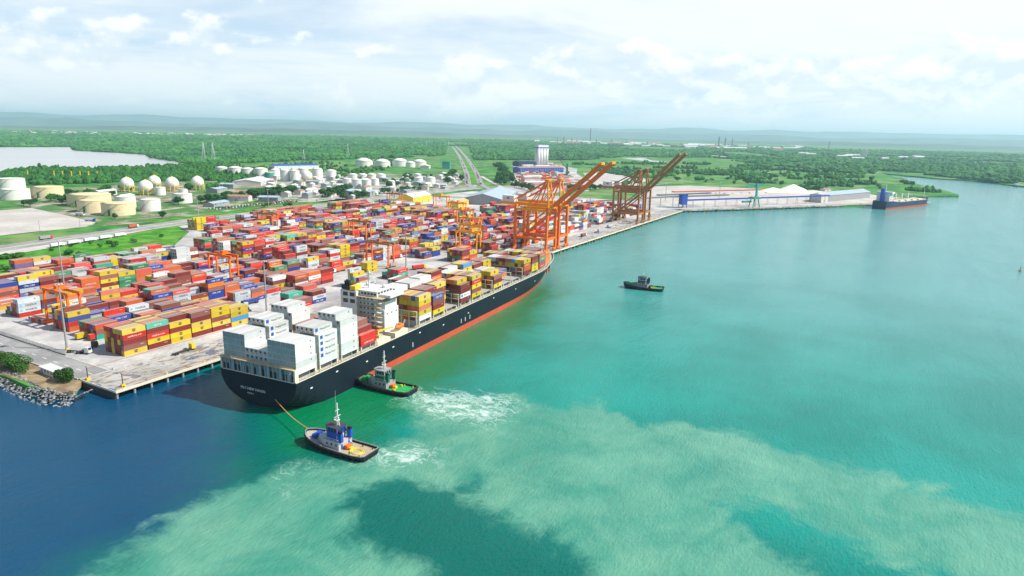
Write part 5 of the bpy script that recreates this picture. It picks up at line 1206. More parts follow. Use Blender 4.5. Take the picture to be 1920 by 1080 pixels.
f.append((0, 1, 2, 3, 4, 9, 8, 7, 6, 5)); fmi.append(0); mb = MB(); mb.v = v; mb.f = f; mb.m = fmi; mb.build('hull', [M['navy'], M['boot']], bk)
MB().add([(x, -bhb(x) + .1, 11.3) for x in xs] + [(x, bhb(x) - .1, 11.3) for x in xs[::-1]], [tuple(range(2 * len(xs)))]).build('deck', M['deckg'], bk)
for i in range(5): s0 = 38 + i * 25; MB().box(s0, s0 + 17, -8, 8, 11.3, 13.6).build('cargo_hatch', M['cream'], bk)
hs2 = MB().box(10, 24, -11, 11, 11.3, 27).build('deckhouse', M['white'], bk); MB().box(12, 23, -14, 14, 27, 30).build('bridge', M['white'], bk)
for z in (14, 17, 20, 23):
    for y in (-9, -6, -3, 0, 3, 6, 9): MB().box(24.0, 24.06, y - .5, y + .5, z, z + 1.1).build('window', M['glass'], hs2)
    for x in (12, 15, 18, 21): MB().box(x - .5, x + .5, -11.06, -11.0, z, z + 1.1).build('window', M['glass'], hs2)
MB().prism([(5, -3), (10, -3), (10, 3), (5, 3)], 11.4, 36).build('funnel', M['blue'], bk)
MB().bar((18, 0, 30), (18, 0, 42), 0.6).build('radar_mast', M['white'], bk)
for s0 in (34, 60, 85, 110): MB().bar((s0, 0, 11.3), (s0, 0, 25), 1.8).build('crane_post', M['white'], bk); MB().bar((s0, 0, 24), (s0 + 19, 0, 17 + (s0 % 3)), 0.9).build('crane_jib', M['wallg'], bk)
MB().bar((BL - 8, 0, 13.5), (BL - 8, 0, 30), 0.6).build('foremast', M['white'], bk)
MB().box(30, 33, -9, -6, 11.4, 14.4).build('lifeboat', M['safety'], bk)

# ================================================================== LIGHT MASTS
def mast(label, x, y, h, n=6):
    t = thing('light_mast', label, 'light mast', (x, y, 0), 0.0, 'tall yard light masts')
    MB().lathe([(0.6, 0), (0.3, h)], 8).build('pole', M['steel'], t); MB().lathe([(0.9, 0), (0.9, 1.1)], 8).build('footing', M['yellow'], t)
    hd = MB(); hd.lathe([(1.5, h - .2), (1.5, h + .1)], 10)
    hd.build('lamp_ring', M['steel'], t)
    for k in range(n): a = k * 6.283 / n; MB().cb((1.6 * math.cos(a), 1.6 * math.sin(a), h - .5), .6, .6, .5).build('floodlight', M['wall'], t)
    return t
for lab, x, y, h in (('tall light mast beside the fence gate near the rocks', -9.5, 34, 35), ('tall light mast among the stacks inland of the near gantry crane', 60, 168, 35), ('tall light mast with yellow footing on the open concrete behind the ship stern', 97, 9, 33),
    ('tall light mast on the open concrete inland of the ship foredeck', 262, 28, 33), ('tall light mast by the road at the field corner', 330, 392, 33), ('tall light mast between the inland stacks and the dual road', 440, 398, 33), ('tall light mast beside the yellow warehouse', 690, 388, 30), ('tall light mast at the far quay beside the brown cranes', 640, 20, 33), ('slim light mast by the long grey shed', 1285, -225, 30), ('slim light mast on the bulk terminal lot', 1120, -40, 30), ('slim light mast behind the blue conveyor tower', 1010, 30, 30)):
    mast(lab, x, y, h)
def utility(label, x, y, h):
    t = thing('utility_pole', label, 'pole', (x, y, 0), 0.0, 'roadside utility poles'); MB().lathe([(0.2, -0.3), (0.13, h)], 6).build('pole', M['wood'], t); MB().bar((-1.2, 0, h - .8), (1.2, 0, h - .8), .18).build('crossarm', M['wood'], t); return t
u0 = None
for i in range(14):
    x, y = 100 + i * 42, 444 + 14 * math.sin(i * .2)
    if u0 is None: u0 = utility('wooden utility pole standing along the verge of the dual road', x, y, 13)
    else: dup(u0, (x, y, 0))

# ================================================================== FENCE, KIOSK, TRUCKS
fe = thing('perimeter_fence', 'mesh perimeter fence with posts between the yard and the access road', 'fence', (-14.6, 0, 0.0))
fpm = MB().box(-.06, .06, -.06, .06, 0, 2.5).mesh('post', M['steel'])
mf, t_, b_ = new_mat('wire_mesh'); b_.inputs['Base Color'].default_value = (0.3, 0.32, 0.33, 1); b_.inputs['Alpha'].default_value = 0.28
for i in range(50): link('post', fpm, fe, (0.0, 26 + i * 2.8, 0.03))
MB().box(-.02, .02, 26, 163.5, 0.1, 2.3).build('mesh_panel', mf, fe); MB().box(-.15, .15, 25.8, 163.5, 0.0, 0.32).build('plinth', M['dark'], fe)
ks = thing('kiosk', 'small low guardhouse with flat white roof between the bushes', 'building', (-31.5, 5, -0.35), R(88))
MB().box(-6, 6, -2.2, 2.2, 0, 3.0).build('wall', M['wall'], ks); MB().box(-6.5, 6.5, -2.7, 2.7, 3.0, 3.25).build('roof', M['white'], ks)
for x in (-4, -1.2, 1.6): MB().box(x - .6, x + .6, 2.2, 2.25, 1.1, 2.2).build('window', M['glass'], ks)
MB().box(4, 5, 2.2, 2.25, 0, 2.2).build('door', M['blue'], ks)
def truck(label, x, y, rz, cabm, boxm=None, group='trucks about the port', z=0.03):
    t = thing('truck', label, 'truck', (x, y, z), rz, group)
    cb_ = MB(); cb_.add([(4.2, -1.2, .8), (6.6, -1.2, .8), (6.6, 1.2, .8), (4.2, 1.2, .8), (4.2, -1.2, 3.5), (6.0, -1.2, 3.5), (6.0, 1.2, 3.5), (4.2, 1.2, 3.5), (6.55, -1.2, 2.1), (6.55, 1.2, 2.1)], [(3, 2, 1, 0), (0, 1, 8, 5, 4), (2, 3, 7, 6, 9), (1, 2, 9, 8), (8, 9, 6, 5), (4, 5, 6, 7), (0, 4, 7, 3)])
    co = cb_.build('cab', cabm, t); MB().add([(6.57, -1.0, 2.15), (6.57, 1.0, 2.15), (6.08, 1.0, 3.35), (6.08, -1.0, 3.35)], [(0, 1, 2, 3)]).build('windscreen', M['glass'], co)
    MB().box(-6.6, 4.2, -.5, .5, .8, 1.2).build('chassis', M['dark'], t)
    if boxm: MB().box(-6.6, 4.0, -1.22, 1.22, 1.25, 3.8).build('cargo_box', boxm, t)
    wm_ = MB().lathe([(.5, -.2), (.5, .2)], 10)
    for wx in (-5.6, -4.3, 2.2, 5.2):
        for wy in (-1.0, 1.0): wm_.build('wheel', M['rubber'], t, (wx, wy, .5)).rotation_euler = (R(90), 0, 0)
    return t
truck('white-cabbed yard truck waiting by the fence gate without a load', -9, 24, R(-70), M['white'])
truck('dark yard truck with empty chassis beside the quayside stack', -4.5, 25, R(20), M['dark'])
truck('red-cabbed tanker truck on the dual road', 166, 402, R(10), M['red'], M['wallg'])
truck('white box truck on the dual road with rusty load', 262, 412, R(12), M['white'], CM['o'])
truck('white truck parked at the edge of the pale lot', 285, 560, R(-80), M['white'], M['roofw'])
truck('grey bus-like truck parked along the pale lot wall', 264, 500, R(-70), M['blue'], M['roofw'])
truck('yellow-cabbed yard truck on the quay apron under the orange cranes', 470, -22, R(2), M['yellow'])
truck('white yard truck with maroon load on the quay apron', 520, -24, R(2), M['white'], CM['m'])
truck('blue yard truck on the open concrete behind the ship stern', 150, 18, R(8), M['blue'])
truck('white yard truck with grey load on the far quay apron', 610, -20, R(2), M['white'], CM['g'])
for i in range(5): truck('white trailer rig parked in the row beside the green field', 150 + i * 17, 351 + i * 3.4, R(11), M['white'], M['roofw'], 'trailer rigs parked beside the field')
hw = random.Random(2)
for i in range(44):
    q = hw.random() ** 1.6; A0 = Vector(H1[1]).lerp(Vector(H1[3]), q); s_ = hw.choice((-14, 14)); dd = (Vector(H1[3]) - Vector(H1[1])).normalized()
    i0 = 0; pp = Vector(H1[1]).lerp(Vector(H1[2]), min(1, q * 2)) if q < .5 else Vector(H1[2]).lerp(Vector(H1[3]), q * 2 - 1)
    nn = Vector((-dd.y, dd.x)) * s_; truck('small truck driving on the highway through the forest', pp.x + nn.x, pp.y + nn.y, math.atan2(dd.y, dd.x), hw.choice((M['white'], M['red'], M['blue'])), hw.choice((M['white'], CM['m'], M['wallg'])), 'trucks driving on the highway', 0.06)
lt = random.Random(4)
for i in range(26):
    bi = lt.randrange(1, 8); y = BLKY[bi] - 4.6; x = lt.uniform(30, 640) if bi < 7 else lt.uniform(120, 600); c_ = lt.choice('mrygbow')
    truck('yard truck carrying a container along a lane between the stacks', x, y, R(lt.choice((0, 180)) + lt.uniform(-3, 3)), lt.choice((M['white'], M['white'], M['yellow'], M['blue'])), CM[c_] if lt.random() < .75 else None, 'yard trucks in the lanes')
for x, y, a in ((20, -18, 5), (95, 24, 60), (200, 24, 10), (262, 14, -20), (330, -20, 3), (560, -24, 1), (760, -22, -2)):
    truck('yard truck standing on the open concrete of the quay side', x, y, R(a), lt.choice((M['white'], M['yellow'])), CM[lt.choice('mrg')] if lt.random() < .4 else None, 'yard trucks on the quay side')
# parked cars
def carproto(m):
    mb = MB(); w2 = .88
    prof = [(-2.1, .35), (2.1, .35), (2.15, .8), (1.2, .95), (.6, 1.42), (-1.2, 1.45), (-1.9, .95), (-2.15, .9)]
    n = len(prof); mb.add([(x, -w2, z) for x, z in prof] + [(x, w2, z) for x, z in prof], [(i, i + n, (i + 1) % n + n, (i + 1) % n) for i in range(n)] + [tuple(range(n)), tuple(range(2 * n - 1, n - 1, -1))])
    return mb.mesh('car_body', m)
cms = [carproto(m) for m in (M['white'], M['steel'], M['dark'], M['red'], M['blue'])]; cwm = MB().lathe([(.33, -.1), (.33, .1)], 8).mesh('wheel', M['rubber']); cgl = MB().box(-1.5, .95, -.885, .885, 1.0, 1.36).mesh('window_band', M['glass'])
CN = ['white', 'grey', 'black', 'red', 'blue']
def car(x, y, rz, lab, grp):
    k = hw.choice((0, 0, 0, 1, 1, 2, 3, 4)); o = tag(link('car', cms[k], None, (x, y, 0.0), rz), lab % CN[k], 'car', grp)
    for wx in (-1.35, 1.35):
        for wy in (-.85, .85): link('wheel', cwm, o, (wx, wy, .33)).rotation_euler = (R(90), 0, 0)
    link('window_band', cgl, o)
for i in range(56):
    x = 430 + (i % 28) * 5.4; y = 492 + (i // 28) * 13 + hw.uniform(-1, 1)
    car(x, y, R(90) + hw.uniform(-.1, .1), '%s car parked in the lot between the road and the tank farm', 'cars in the tank farm lot')

# ================================================================== TANK FARM
def tank(label, x, y, r, h, m, group, dome=0.12, stair=True, door=False, z=-0.25):
    t = thing('storage_tank', label, 'tank', (x, y, z), 0.0, group)
    MB().lathe([(r, 0), (r, h)], 40, cap=False).build('shell', m, t, smooth=True)
    MB().lathe([(r + .25, h), (r * .7, h + r * dome * .6), (r * .3, h + r * dome), (0.05, h + r * dome * 1.06)], 40).build('roof', M['tank'] if m is M['tank'] else M['tankc'], t, smooth=True)
    MB().lathe([(r + .3, h - .35), (r + .3, h)], 40, cap=False).build('rim', M['yellow'] if m is M['tankc'] else M['rail'], t)
    if stair:
        s_ = MB()
        for k in range(10):
            a0, a1 = R(170 + k * 7), R(177 + k * 7); s_.bar(((r + .5) * math.cos(a0), (r + .5) * math.sin(a0), h * k / 10), ((r + .5) * math.cos(a1), (r + .5) * math.sin(a1), h * (k + 1) / 10), .8, .25)
        s_.build('stair', M['steel'], t)
    if door: a = R(205); MB().bar(((r + .3) * math.cos(a), (r + .3) * math.sin(a), .2), ((r + .3) * math.cos(a), (r + .3) * math.sin(a), h * .55), 5.5, .6).build('green_stair_tower', M['dgreen'], t)
    return t
for lab, a in (('large white tank at the pale lot wall', (335, 823, 19.6, 15, 'tank', 0)), ('tall white tank behind the one at the pale lot wall', (391, 955, 20.7, 21, 'tank', 0)), ('wide drab tank alone beside the lakeside trees', (380, 820, 21.4, 16, 'tankc', 1)),
    ('largest cream tank, widest of the stained group by the road', (359, 670, 27.3, 15.5, 'tankc', 1)), ('cream stained tank with green stair between the widest and the yellowest', (321, 593, 18.6, 15, 'tankc', 1)), ('yellow-stained cream tank nearest the dual road', (322, 539, 19.3, 15, 'tankc', 1)),
    ('smaller white tank behind the yellow-stained cream tank', (373, 608, 13.3, 15, 'tank', 0)), ('white tank with rusty rim on the dark bunded ground', (371, 549, 13.4, 15, 'tank', 0)), ('small white tank under the spheres', (506, 730, 8.7, 13, 'tank', 0)), ('white tank half hidden by a round tree', (458, 604, 13.9, 13.5, 'tank', 0)), ('squat white tank behind the half-hidden one', (536, 713, 7.2, 9, 'tank', 0))):
    tank(lab, a[0], a[1], a[2], a[3], M[a[4]], 'oil tanks of the near tank farm', door=bool(a[5]), dome=0.05)
TB = [(908,1093,14.5,15),(879,1009,16.6,19),(874,961,14.5,19),(885,931,15.4,20),(922,927,11.1,17),(865,830,10.4,22),(872,810,10.4,22),(988,905,11.4,18),(956,827,11.9,22),(997,825,12.2,17),(854,642,9.7,14),(853,616,10.4,14),(851,589,9.5,15),(914,621,8.4,12),(1014,773,11.2,10),(1030,758,11.2,10),(1046,744,11.2,10),(1062,730,11.3,10),(899,566,8.1,12),(1026,593,9.7,11),(1027,561,10.5,13)]
def tb_label(i):
    if i < 10: return 'white tank, %s in the tall back row counting from the lake end' % ORD[i]
    if i < 14: return 'white tank, %s in the front group before the tall back row' % ORD[i - 10]
    if i < 18: return 'low white tank, %s in the low middle row toward the highway' % ORD[i - 14]
    return 'small white tank, %s of the three standing nearest the highway' % ORD[i - 18]
for i, a in enumerate(TB): tank(tb_label(i), a[0], a[1], a[2], a[3], M['tank'], 'white tanks of the far tank rows', dome=0.25, stair=i % 3 == 0)
tank('green-painted tank among the white far tank row', 885, 903, 9.9, 14, M['teal'], 'white tanks of the far tank rows', stair=False)
for i, a in enumerate(((1465,1138,27.6,14),(1481,1078,24.9,14),(1540,1056,24.1,16),(1524,1001,15,13),(1568,999,21.6,15))): tank('large domed white tank at the forest edge, %s from the lake end' % ORD[i], a[0], a[1], a[2], a[3], M['tank'], 'domed tanks at the forest edge', dome=0.38, stair=False)
def sphere(label, x, y, r):
    t = thing('gas_sphere', label, 'gas tank', (x, y, -.25), 0.0, 'spherical gas tanks'); zc = 13.6
    pr = [(max(.05, r * math.sin(math.pi * k / 16)), zc - r * math.cos(math.pi * k / 16)) for k in range(17)]
    MB().lathe(pr, 32).build('sphere', M['tank'], t, smooth=True)
    for k in range(10): a = k * .628; MB().bar((r * .96 * math.cos(a), r * .96 * math.sin(a), 0), (r * .96 * math.cos(a), r * .96 * math.sin(a), zc), .8).build('support', M['yellow'], t)
    s_ = MB()
    for k in range(12):
        a0, a1 = R(-140 + k * 9), R(-131 + k * 9); b0, b1 = R(-10 + k * 8), R(-2 + k * 8); q = r + .6
        s_.bar((q * math.cos(b0) * math.cos(a0), q * math.cos(b0) * math.sin(a0), zc + q * math.sin(b0)), (q * math.cos(b1) * math.cos(a1), q * math.cos(b1) * math.sin(a1), zc + q * math.sin(b1)), .7, .25)
    s_.build('stair', M['yellow'], t); MB().cyl((0, 0, zc + r - .1), 1.6, 1.3, 8).build('top_platform', M['yellow'], t)
for lab, a in (('white gas sphere nearest the lakeside trees', (507, 821, 10.9)), ('white gas sphere standing closest to the cream tanks', (493, 747, 10.9)), ('white gas sphere at the back of the group of four', (566, 835, 10.7)), ('white gas sphere above the small white tanks', (563, 780, 10.9)), ('white gas sphere standing apart beside a tree', (608, 773, 10.8)), ('white gas sphere among the far tank row', (866, 767, 11.3))): sphere(lab, *a)

# ================================================================== BUILDINGS
def shed(label, x, y, lx, ly, h, rz, wm, rm, rise=3.0, group=None, name='warehouse', doors=2, wins=4, z=-0.2):
    t = thing(name, label, 'building', (x, y, z), rz, group); a, b = lx / 2, ly / 2
    w_ = MB(); w_.box(-a, a, -b, b, 0, h); w_.add([(-a, -b, h), (-a, b, h), (-a, 0, h + rise)], [(0, 2, 1)]); w_.add([(a, -b, h), (a, b, h), (a, 0, h + rise)], [(0, 1, 2)]); wo_ = w_.build('wall', wm, t)
    o = .8; r_ = MB(); e = rise / b
    r_.add([(-a - o, -b - o, h - o * e + .1), (a + o, -b - o, h - o * e + .1), (a + o, 0, h + rise + .1), (-a - o, 0, h + rise + .1), (-a - o, b + o, h - o * e + .1), (a + o, b + o, h - o * e + .1)], [(0, 1, 2, 3), (3, 2, 5, 4)]); r_.build('roof', rm, t)
    for k in range(doors): xx = -a + lx * (k + .5) / max(1, doors); MB().box(xx - 2.2, xx + 2.2, -b - .08, -b - .01, 0, min(h * .75, 4.6)).build('door', M['wallg'], t)
    for k in range(wins): xx = -a + lx * (k + .25) / max(1, wins); MB().box(xx - .9, xx + .9, -b - .07, -b - .01, h * .6, h * .6 + 1.3).build('window', M['glass'], wo_)
    return t
shed('long grey-blue roofed warehouse behind the orange quay cranes', 800, 268, 150, 62, 10, R(20), M['wallg'], M['roofb'], 8, doors=6, wins=6)
shed('yellow-walled warehouse with dark gable at the yard end', 690, 345, 60, 26, 11, R(8), M['yellow'], M['roofw'], 5, doors=3)
shed('smaller yellow shed beside the grey warehouse', 690, 262, 44, 18, 8, R(12), M['yellow'], M['rail'], 3, doors=2)
shed('small dark green tarpaulin-roofed shed behind the stacks', 640, 170, 26, 16, 5, R(15), M['wallg'], M['dgreen'], 4, doors=1)
shed('grey gabled shed by the dual road before the yellow warehouse', 600, 372, 30, 16, 6, R(15), M['wall'], M['wallg'], 4, doors=1)
shed('white roofed hall in front of the far tank row', 765, 815, 90, 55, 7, R(35), M['wall'], M['roofw'], 4, doors=3)
shed('long white hall with blue roof edge behind the far tanks', 1180, 1140, 130, 36, 11, R(-18), M['white'], M['blue'], 3, doors=4)
shed('green block-like building beside the highway', 1560, 890, 34, 24, 20, R(30), M['teal'], M['dgreen'], 1, doors=1)
shed('white low hall beside the green building', 1500, 925, 50, 26, 9, R(30), M['wall'], M['roofw'], 2, doors=2)
bwh = shed('long blue-walled warehouse in front of the white silos', 1590, 585, 150, 40, 15, R(-30), M['blue'], M['roofr'], 3, doors=0, wins=0)
for k in range(18): MB().box(-72 + k * 8.2, -69.4 + k * 8.2, -20.1, -20.0, 1, 13).build('wall_panel', M['sky'] if 'sky' in M else CM['s'], bwh)
shed('dark roofed works behind the blue warehouse', 1900, 800, 70, 40, 14, R(-28), M['navy'], M['navy'], 4, doors=2)
shed('long pale shed with open dark side on the bulk pier', 1290, -236, 190, 30, 12, R(-21), M['wallg'], M['roofb'], 5, doors=8, wins=0)
shed('pale grey transfer building at the pier shed end', 1196, -206, 26, 20, 15, R(-21), M['wall'], M['wall'], 1, doors=1, wins=0)
shed('low office by the far mineral heaps', 1500, -190, 30, 12, 5, R(-20), M['wall'], M['roofr'], 2, doors=1)
shed('small grey store beside the mineral heaps', 1440, -140, 18, 10, 5, R(-15), M['wallg'], M['wallg'], 2, doors=1)
mr = random.Random(77)
SL = [('low shed with pale roof in the industrial estate by the tanks', M['wall'], M['roofw']), ('low shed with rusty roof in the industrial estate by the tanks', M['wall'], M['roofr']), ('low shed with grey-blue roof in the industrial estate by the tanks', M['wallg'], M['roofb'])]
SPOT = [(580,640),(620,560),(700,600),(760,700),(800,650),(720,520),(800,540),(860,500),(900,470),(960,520),(940,680),(1000,660),(1060,640),(1100,620),(980,560),(1140,660),(1200,620),(1120,560),(420,700),(440,780),(600,700),(660,760),(520,560),(470,540),(560,520),(1180,720),(1260,700)]
for i, (x, y) in enumerate(SPOT):
    k = mr.randrange(3); shed(SL[k][0], x + mr.uniform(-8, 8), y + mr.uniform(-8, 8), mr.uniform(14, 42), mr.uniform(10, 20), mr.uniform(4, 8), R(mr.choice((20, 30, -60, 25))), SL[k][1], SL[k][2], 2, 'sheds of the industrial estate', 'shed', 1, 2, -.22)
EST = [(570,505),(570,610),(700,690),(830,880),(1000,940),(1080,750),(1260,650),(1120,545),(940,455),(630,450)]
occ = [(x, y) for x, y in SPOT] + [(a[0], a[1]) for a in TB] + [(765, 815), (885, 903), (866, 767)]; n_ok = 0
while n_ok < 60:
    x, y = mr.uniform(560, 1270), mr.uniform(445, 940)
    if not inpoly(EST, x, y) or min(math.hypot(x - a, y - b) for a, b in occ) < 27: continue
    occ.append((x, y)); k = mr.choice((0, 0, 0, 1, 2)); n_ok += 1
    shed(SL[k][0], x, y, mr.uniform(10, 30), mr.uniform(8, 16), mr.uniform(3.5, 9), R(mr.choice((20, 30, -60, 25))), SL[k][1], SL[k][2], 1.5, 'sheds of the industrial estate', 'shed', 1, 2, -.18)
for i in range(60):
    x, y = mr.uniform(580, 1200), mr.uniform(455, 760)
    if inpoly(EST, x, y) and min(math.hypot(x - a, y - b) for a, b in occ) > 16: car(x, y, mr.uniform(0, 3), '%s car parked among the sheds of the industrial estate', 'cars in the industrial estate')
bg2 = thing('barge', 'low grey barge lying off the wooded far shore', 'barge', (2190, -640, WZ), R(-55)); MB().prism([(-28, -7), (24, -7), (29, 0), (24, 7), (-28, 7)], -1, 3.2).build('hull', M['navy'], bg2); MB().box(-26, -18, -5, 5, 3.2, 9).build('deckhouse', M['white'], bg2)
for i in range(3): MB().box(-14 + i * 12, -4 + i * 12, -5, 5, 3.2, 5).build('cargo_hatch', M['cream'], bg2)
LG = [('white roofed logistics hall between the highway and the blue warehouse', M['white'], M['roofw']), ('maroon roofed logistics hall between the highway and the blue warehouse', M['wall'], M['roofr'])]
for i, (x, y) in enumerate([(1180,380),(1250,430),(1330,470),(1400,510),(1300,360),(1420,420),(1500,470),(1100,330),(1210,320),(1720,620),(1820,690),(1980,720),(1850,760),(2080,800)]):
    k = i % 2; shed(LG[k][0], x, y, mr.uniform(30, 60), mr.uniform(14, 24), mr.uniform(5, 9), R(-30 + mr.uniform(-5, 5)), LG[k][1], LG[k][2], 2, 'logistics halls by the highway', 'logistics_hall', 2, 2)
# silos
sl = thing('grain_silos', 'tall white grain silo block with blue band beyond the cranes', 'silo', (2026, 798, -.3), R(-28))
for i in range(4):
    for j in range(2): MB().lathe([(6.2, 0), (6.2, 58)], 20).build('silo_cell', M['white'], sl, (-18 + i * 12, -6 + j * 12, 0), smooth=True)
MB().box(-24, 24, -12, 12, 58, 65).build('headhouse', M['white'], sl); MB().box(-24.3, 24.3, -12.3, 12.3, 60, 63.5).build('blue_band', M['blue'], sl); MB().box(-22, 22, -11, 11, 65, 71).build('upper_house', M['white'], sl)
# green mobile harbour crane
gc = thing('harbour_crane', 'dark green mobile harbour crane with raised jib beyond the orange cranes', 'crane', (1500, 452, 0), R(140))
MB().box(-8, 8, -7, 7, .3, 4).build('undercarriage', M['dark'], gc); MB().lathe([(3, 4), (2.2, 34)], 12).build('tower', M['dgreen'], gc); MB().box(-6, 3, -3, 3, 8, 14).build('machinery_house', M['dgreen'], gc)
jb = MB()
for s_ in (-1.4, 1.4): jb.bar((1, s_, 20), (34, s_ * .4, 58), 1.0)
for k in range(8): q = k / 8; jb.bar((1 + 33 * q, -1.4 * (1 - .6 * q), 20 + 38 * q), (1 + 33 * (q + .12), 1.4 * (1 - .6 * q), 20 + 38 * (q + .12)), .6)
jb.build('jib', M['dgreen'], gc); MB().bar((0, 0, 34), (33, 0, 57.5), .4).build('luffing_rope', M['dark'], gc)
# conveyor: blue transfer tower, gallery on legs, green ship loader
ct = thing('conveyor_tower', 'blue boxy conveyor transfer tower at the quay corner', 'tower', (914, -28, 0), R(-37)); MB().box(-5, 5, -5, 5, 5, 21).build('housing', M['blue'], ct); MB().box(-5.4, 5.4, -5.4, 5.4, 21, 21.5).build('roof', M['navy'], ct)
for a in (-4.5, 4.5):
    for b in (-4.5, 4.5): MB().box(a - .4, a + .4, b - .4, b + .4, 0, 5).build('leg', M['navy'], ct)
for z in (8, 12, 16): MB().box(-5.06, -5.0, -1.5, 1.5, z, z + 2).build('window', M['glass'], ct)
def gallery(label, P, Q, m, z0, z1, n):
    t = thing('conveyor_gallery', label, 'conveyor', (P[0], P[1], 0)); d = Vector((Q[0] - P[0], Q[1] - P[1], 0)); MB().bar((0, 0, z0), (d.x, d.y, z1), 2.4, 2.0).build('gallery', m, t); MB().bar((0, 0, z0 + 1.2), (d.x, d.y, z1 + 1.2), 2.8, .2).build('roof', m, t)
    for k in range(n):
        q = (k + .5) / n; zz = z0 + (z1 - z0) * q - 1.4; c = d * q; tr = MB(); nn = Vector((-d.y, d.x, 0)).normalized() * 1.6
        tr.bar((c.x + nn.x, c.y + nn.y, 0), (c.x + nn.x * .6, c.y + nn.y * .6, zz), .4); tr.bar((c.x - nn.x, c.y - nn.y, 0), (c.x - nn.x * .6, c.y - nn.y * .6, zz), .4); tr.build('trestle', M['steel'], t)
gallery('long blue conveyor gallery on trestles running along the bulk pier', (918, -34), (1186, -224), M['blue'], 12, 13, 14)
gallery('grey conveyor gallery sloping inland from the blue tower', (912, -22), (800, 108), M['steel'], 18, 8, 8)
lo = thing('ship_loader', 'turquoise travelling ship loader standing on the bulk pier', 'crane', (1004, -124, .05), R(-37))
for a in (-7, 7):
    for b in (-5, 5): MB().bar((a, b, 0), (a * .5, b * .7, 18), 1.2).build('leg', M['teal'], lo)
MB().box(-8, 8, -6, 6, 14, 17).build('platform', M['teal'], lo); MB().bar((0, -3, 18), (0, -2, 40), 2.6).build('tower', M['teal'], lo); MB().bar((-20, 0, 34), (16, 0, 38), 1.8, 2.4).build('boom', M['teal'], lo); MB().box(-26, -8, -2, 2, 8, 11).build('feeder', M['teal'], lo)
# heaps
def heap(label, x, y, r, h):
    mb = MB(); n = 30; prof = []
    vs = []; rows = 9
    for k in range(rows):
        q = k / (rows - 1)
        for i in range(n):
            a = i * 6.283 / n; rr_ = r * (1 - q) * (1 + .16 * mnoise.noise(Vector((math.cos(a) * 1.4, math.sin(a) * 1.4, x * .01 + q)))); vs.append((rr_ * math.cos(a) * 1.35, rr_ * math.sin(a), h * (q ** .85) + .5 * mnoise.noise(Vector((a * 3, q * 6, x)))))
    mb.add(vs, [(k * n + i, k * n + (i + 1) % n, (k + 1) * n + (i + 1) % n, (k + 1) * n + i) for k in range(rows - 1) for i in range(n)]); tag(mb.build('mineral_heap', M['sand'], None, (x, y, -.3), R(-35), True), label, 'heap', 'pale mineral heaps')
heap('low pale mineral heap next to the taller pointed one', 1392, -95, 26, 9); heap('taller pale mineral heap behind the bulk pier', 1428, -130, 30, 16); heap('flat pale mineral spill beside the taller heap', 1425, -172, 30, 5)
for k in range(12): q = k / 11; car(1150 + 180 * q, 60 - 150 * q, R(-40), '%s car parked in the long rows on the bulk terminal lot', 'cars on the bulk terminal lot')
wp = MB(); 
for i, (p, q) in enumerate((((1080, 40), (1210, -40)), ((1200, 70), (1420, -75)), ((1100, 70), (1230, 0)))):
    st_p = thing('pipe_stack', 'long low row of rusty pipes laid on the bulk terminal lot', 'pipes', (p[0], p[1], 0), 0.0, 'pipe rows on the lot'); d = Vector((q[0] - p[0], q[1] - p[1], 0)); nn = Vector((-d.y, d.x, 0)).normalized()
    for k in range(4): MB().tube([tuple(nn * k * 2.2 + Vector((0, 0, 1.3))), tuple(d + nn * k * 2.2 + Vector((0, 0, 1.3)))], 1.0, 6).build('pipe', M['boot'] if i == 1 else M['navy'], st_p)
# pylons
def pylon(label, x, y, h):
    t = thing('power_pylon', label, 'pylon', (x, y, -.4), R(30), 'steel power pylons'); mb = MB(); b = h * .11
    lv = [0, .3, .55, .75, .9, 1.0]; wd = [b, b * .62, b * .36, b * .2, b * .14, .15]
    for k in range(5):
        z0, z1 = lv[k] * h, lv[k + 1] * h; a, c = wd[k], wd[k + 1]
        for (i, j) in ((-1, -1), (1, -1), (1, 1), (-1, 1)):
            mb.bar((i * a, j * a, z0), (i * c, j * c, z1), .55); i2, j2 = -j, i; mb.bar((i * a, j * a, z0), (i2 * c, j2 * c, z1), .35)
    mb.build('lattice', M['roofw'], t)
    for z in (.74, .84, .94): MB().bar((-b * 1.1, 0, h * z), (b * 1.1, 0, h * z), .5).build('cross_arm', M['roofw'], t)
for lab, x, y, h in (('tall lattice pylon of the pair at the lake shore', 1240, 1604, 62), ('tall lattice pylon of the pair at the lake shore', 1256, 1580, 60), ('lattice pylon standing at the forest edge', 1895, 1601, 55), ('smaller lattice pylon at the forest edge', 1583, 1522, 38), ('lattice pylon beside the highway in the forest', 3300, 2250, 50), ('lattice pylon beyond the highway in the forest', 3900, 2500, 50)): pylon(lab, x, y, h)
# yellow vents by the lakeside belt
for k in range(7): tag(MB().lathe([(1.6, 0), (1.1, 1), (1.0, 15), (1.4, 15.4), (1.4, 16.4), (.3, 16.6)], 8).build('vent_stack', M['yellow'], None, (560 + (k if k else -2) * 10, 1185 - (k if k else -2) * 13, -.4)), 'yellow vent stack in a row before the lakeside trees', 'vent', 'yellow vent stacks')
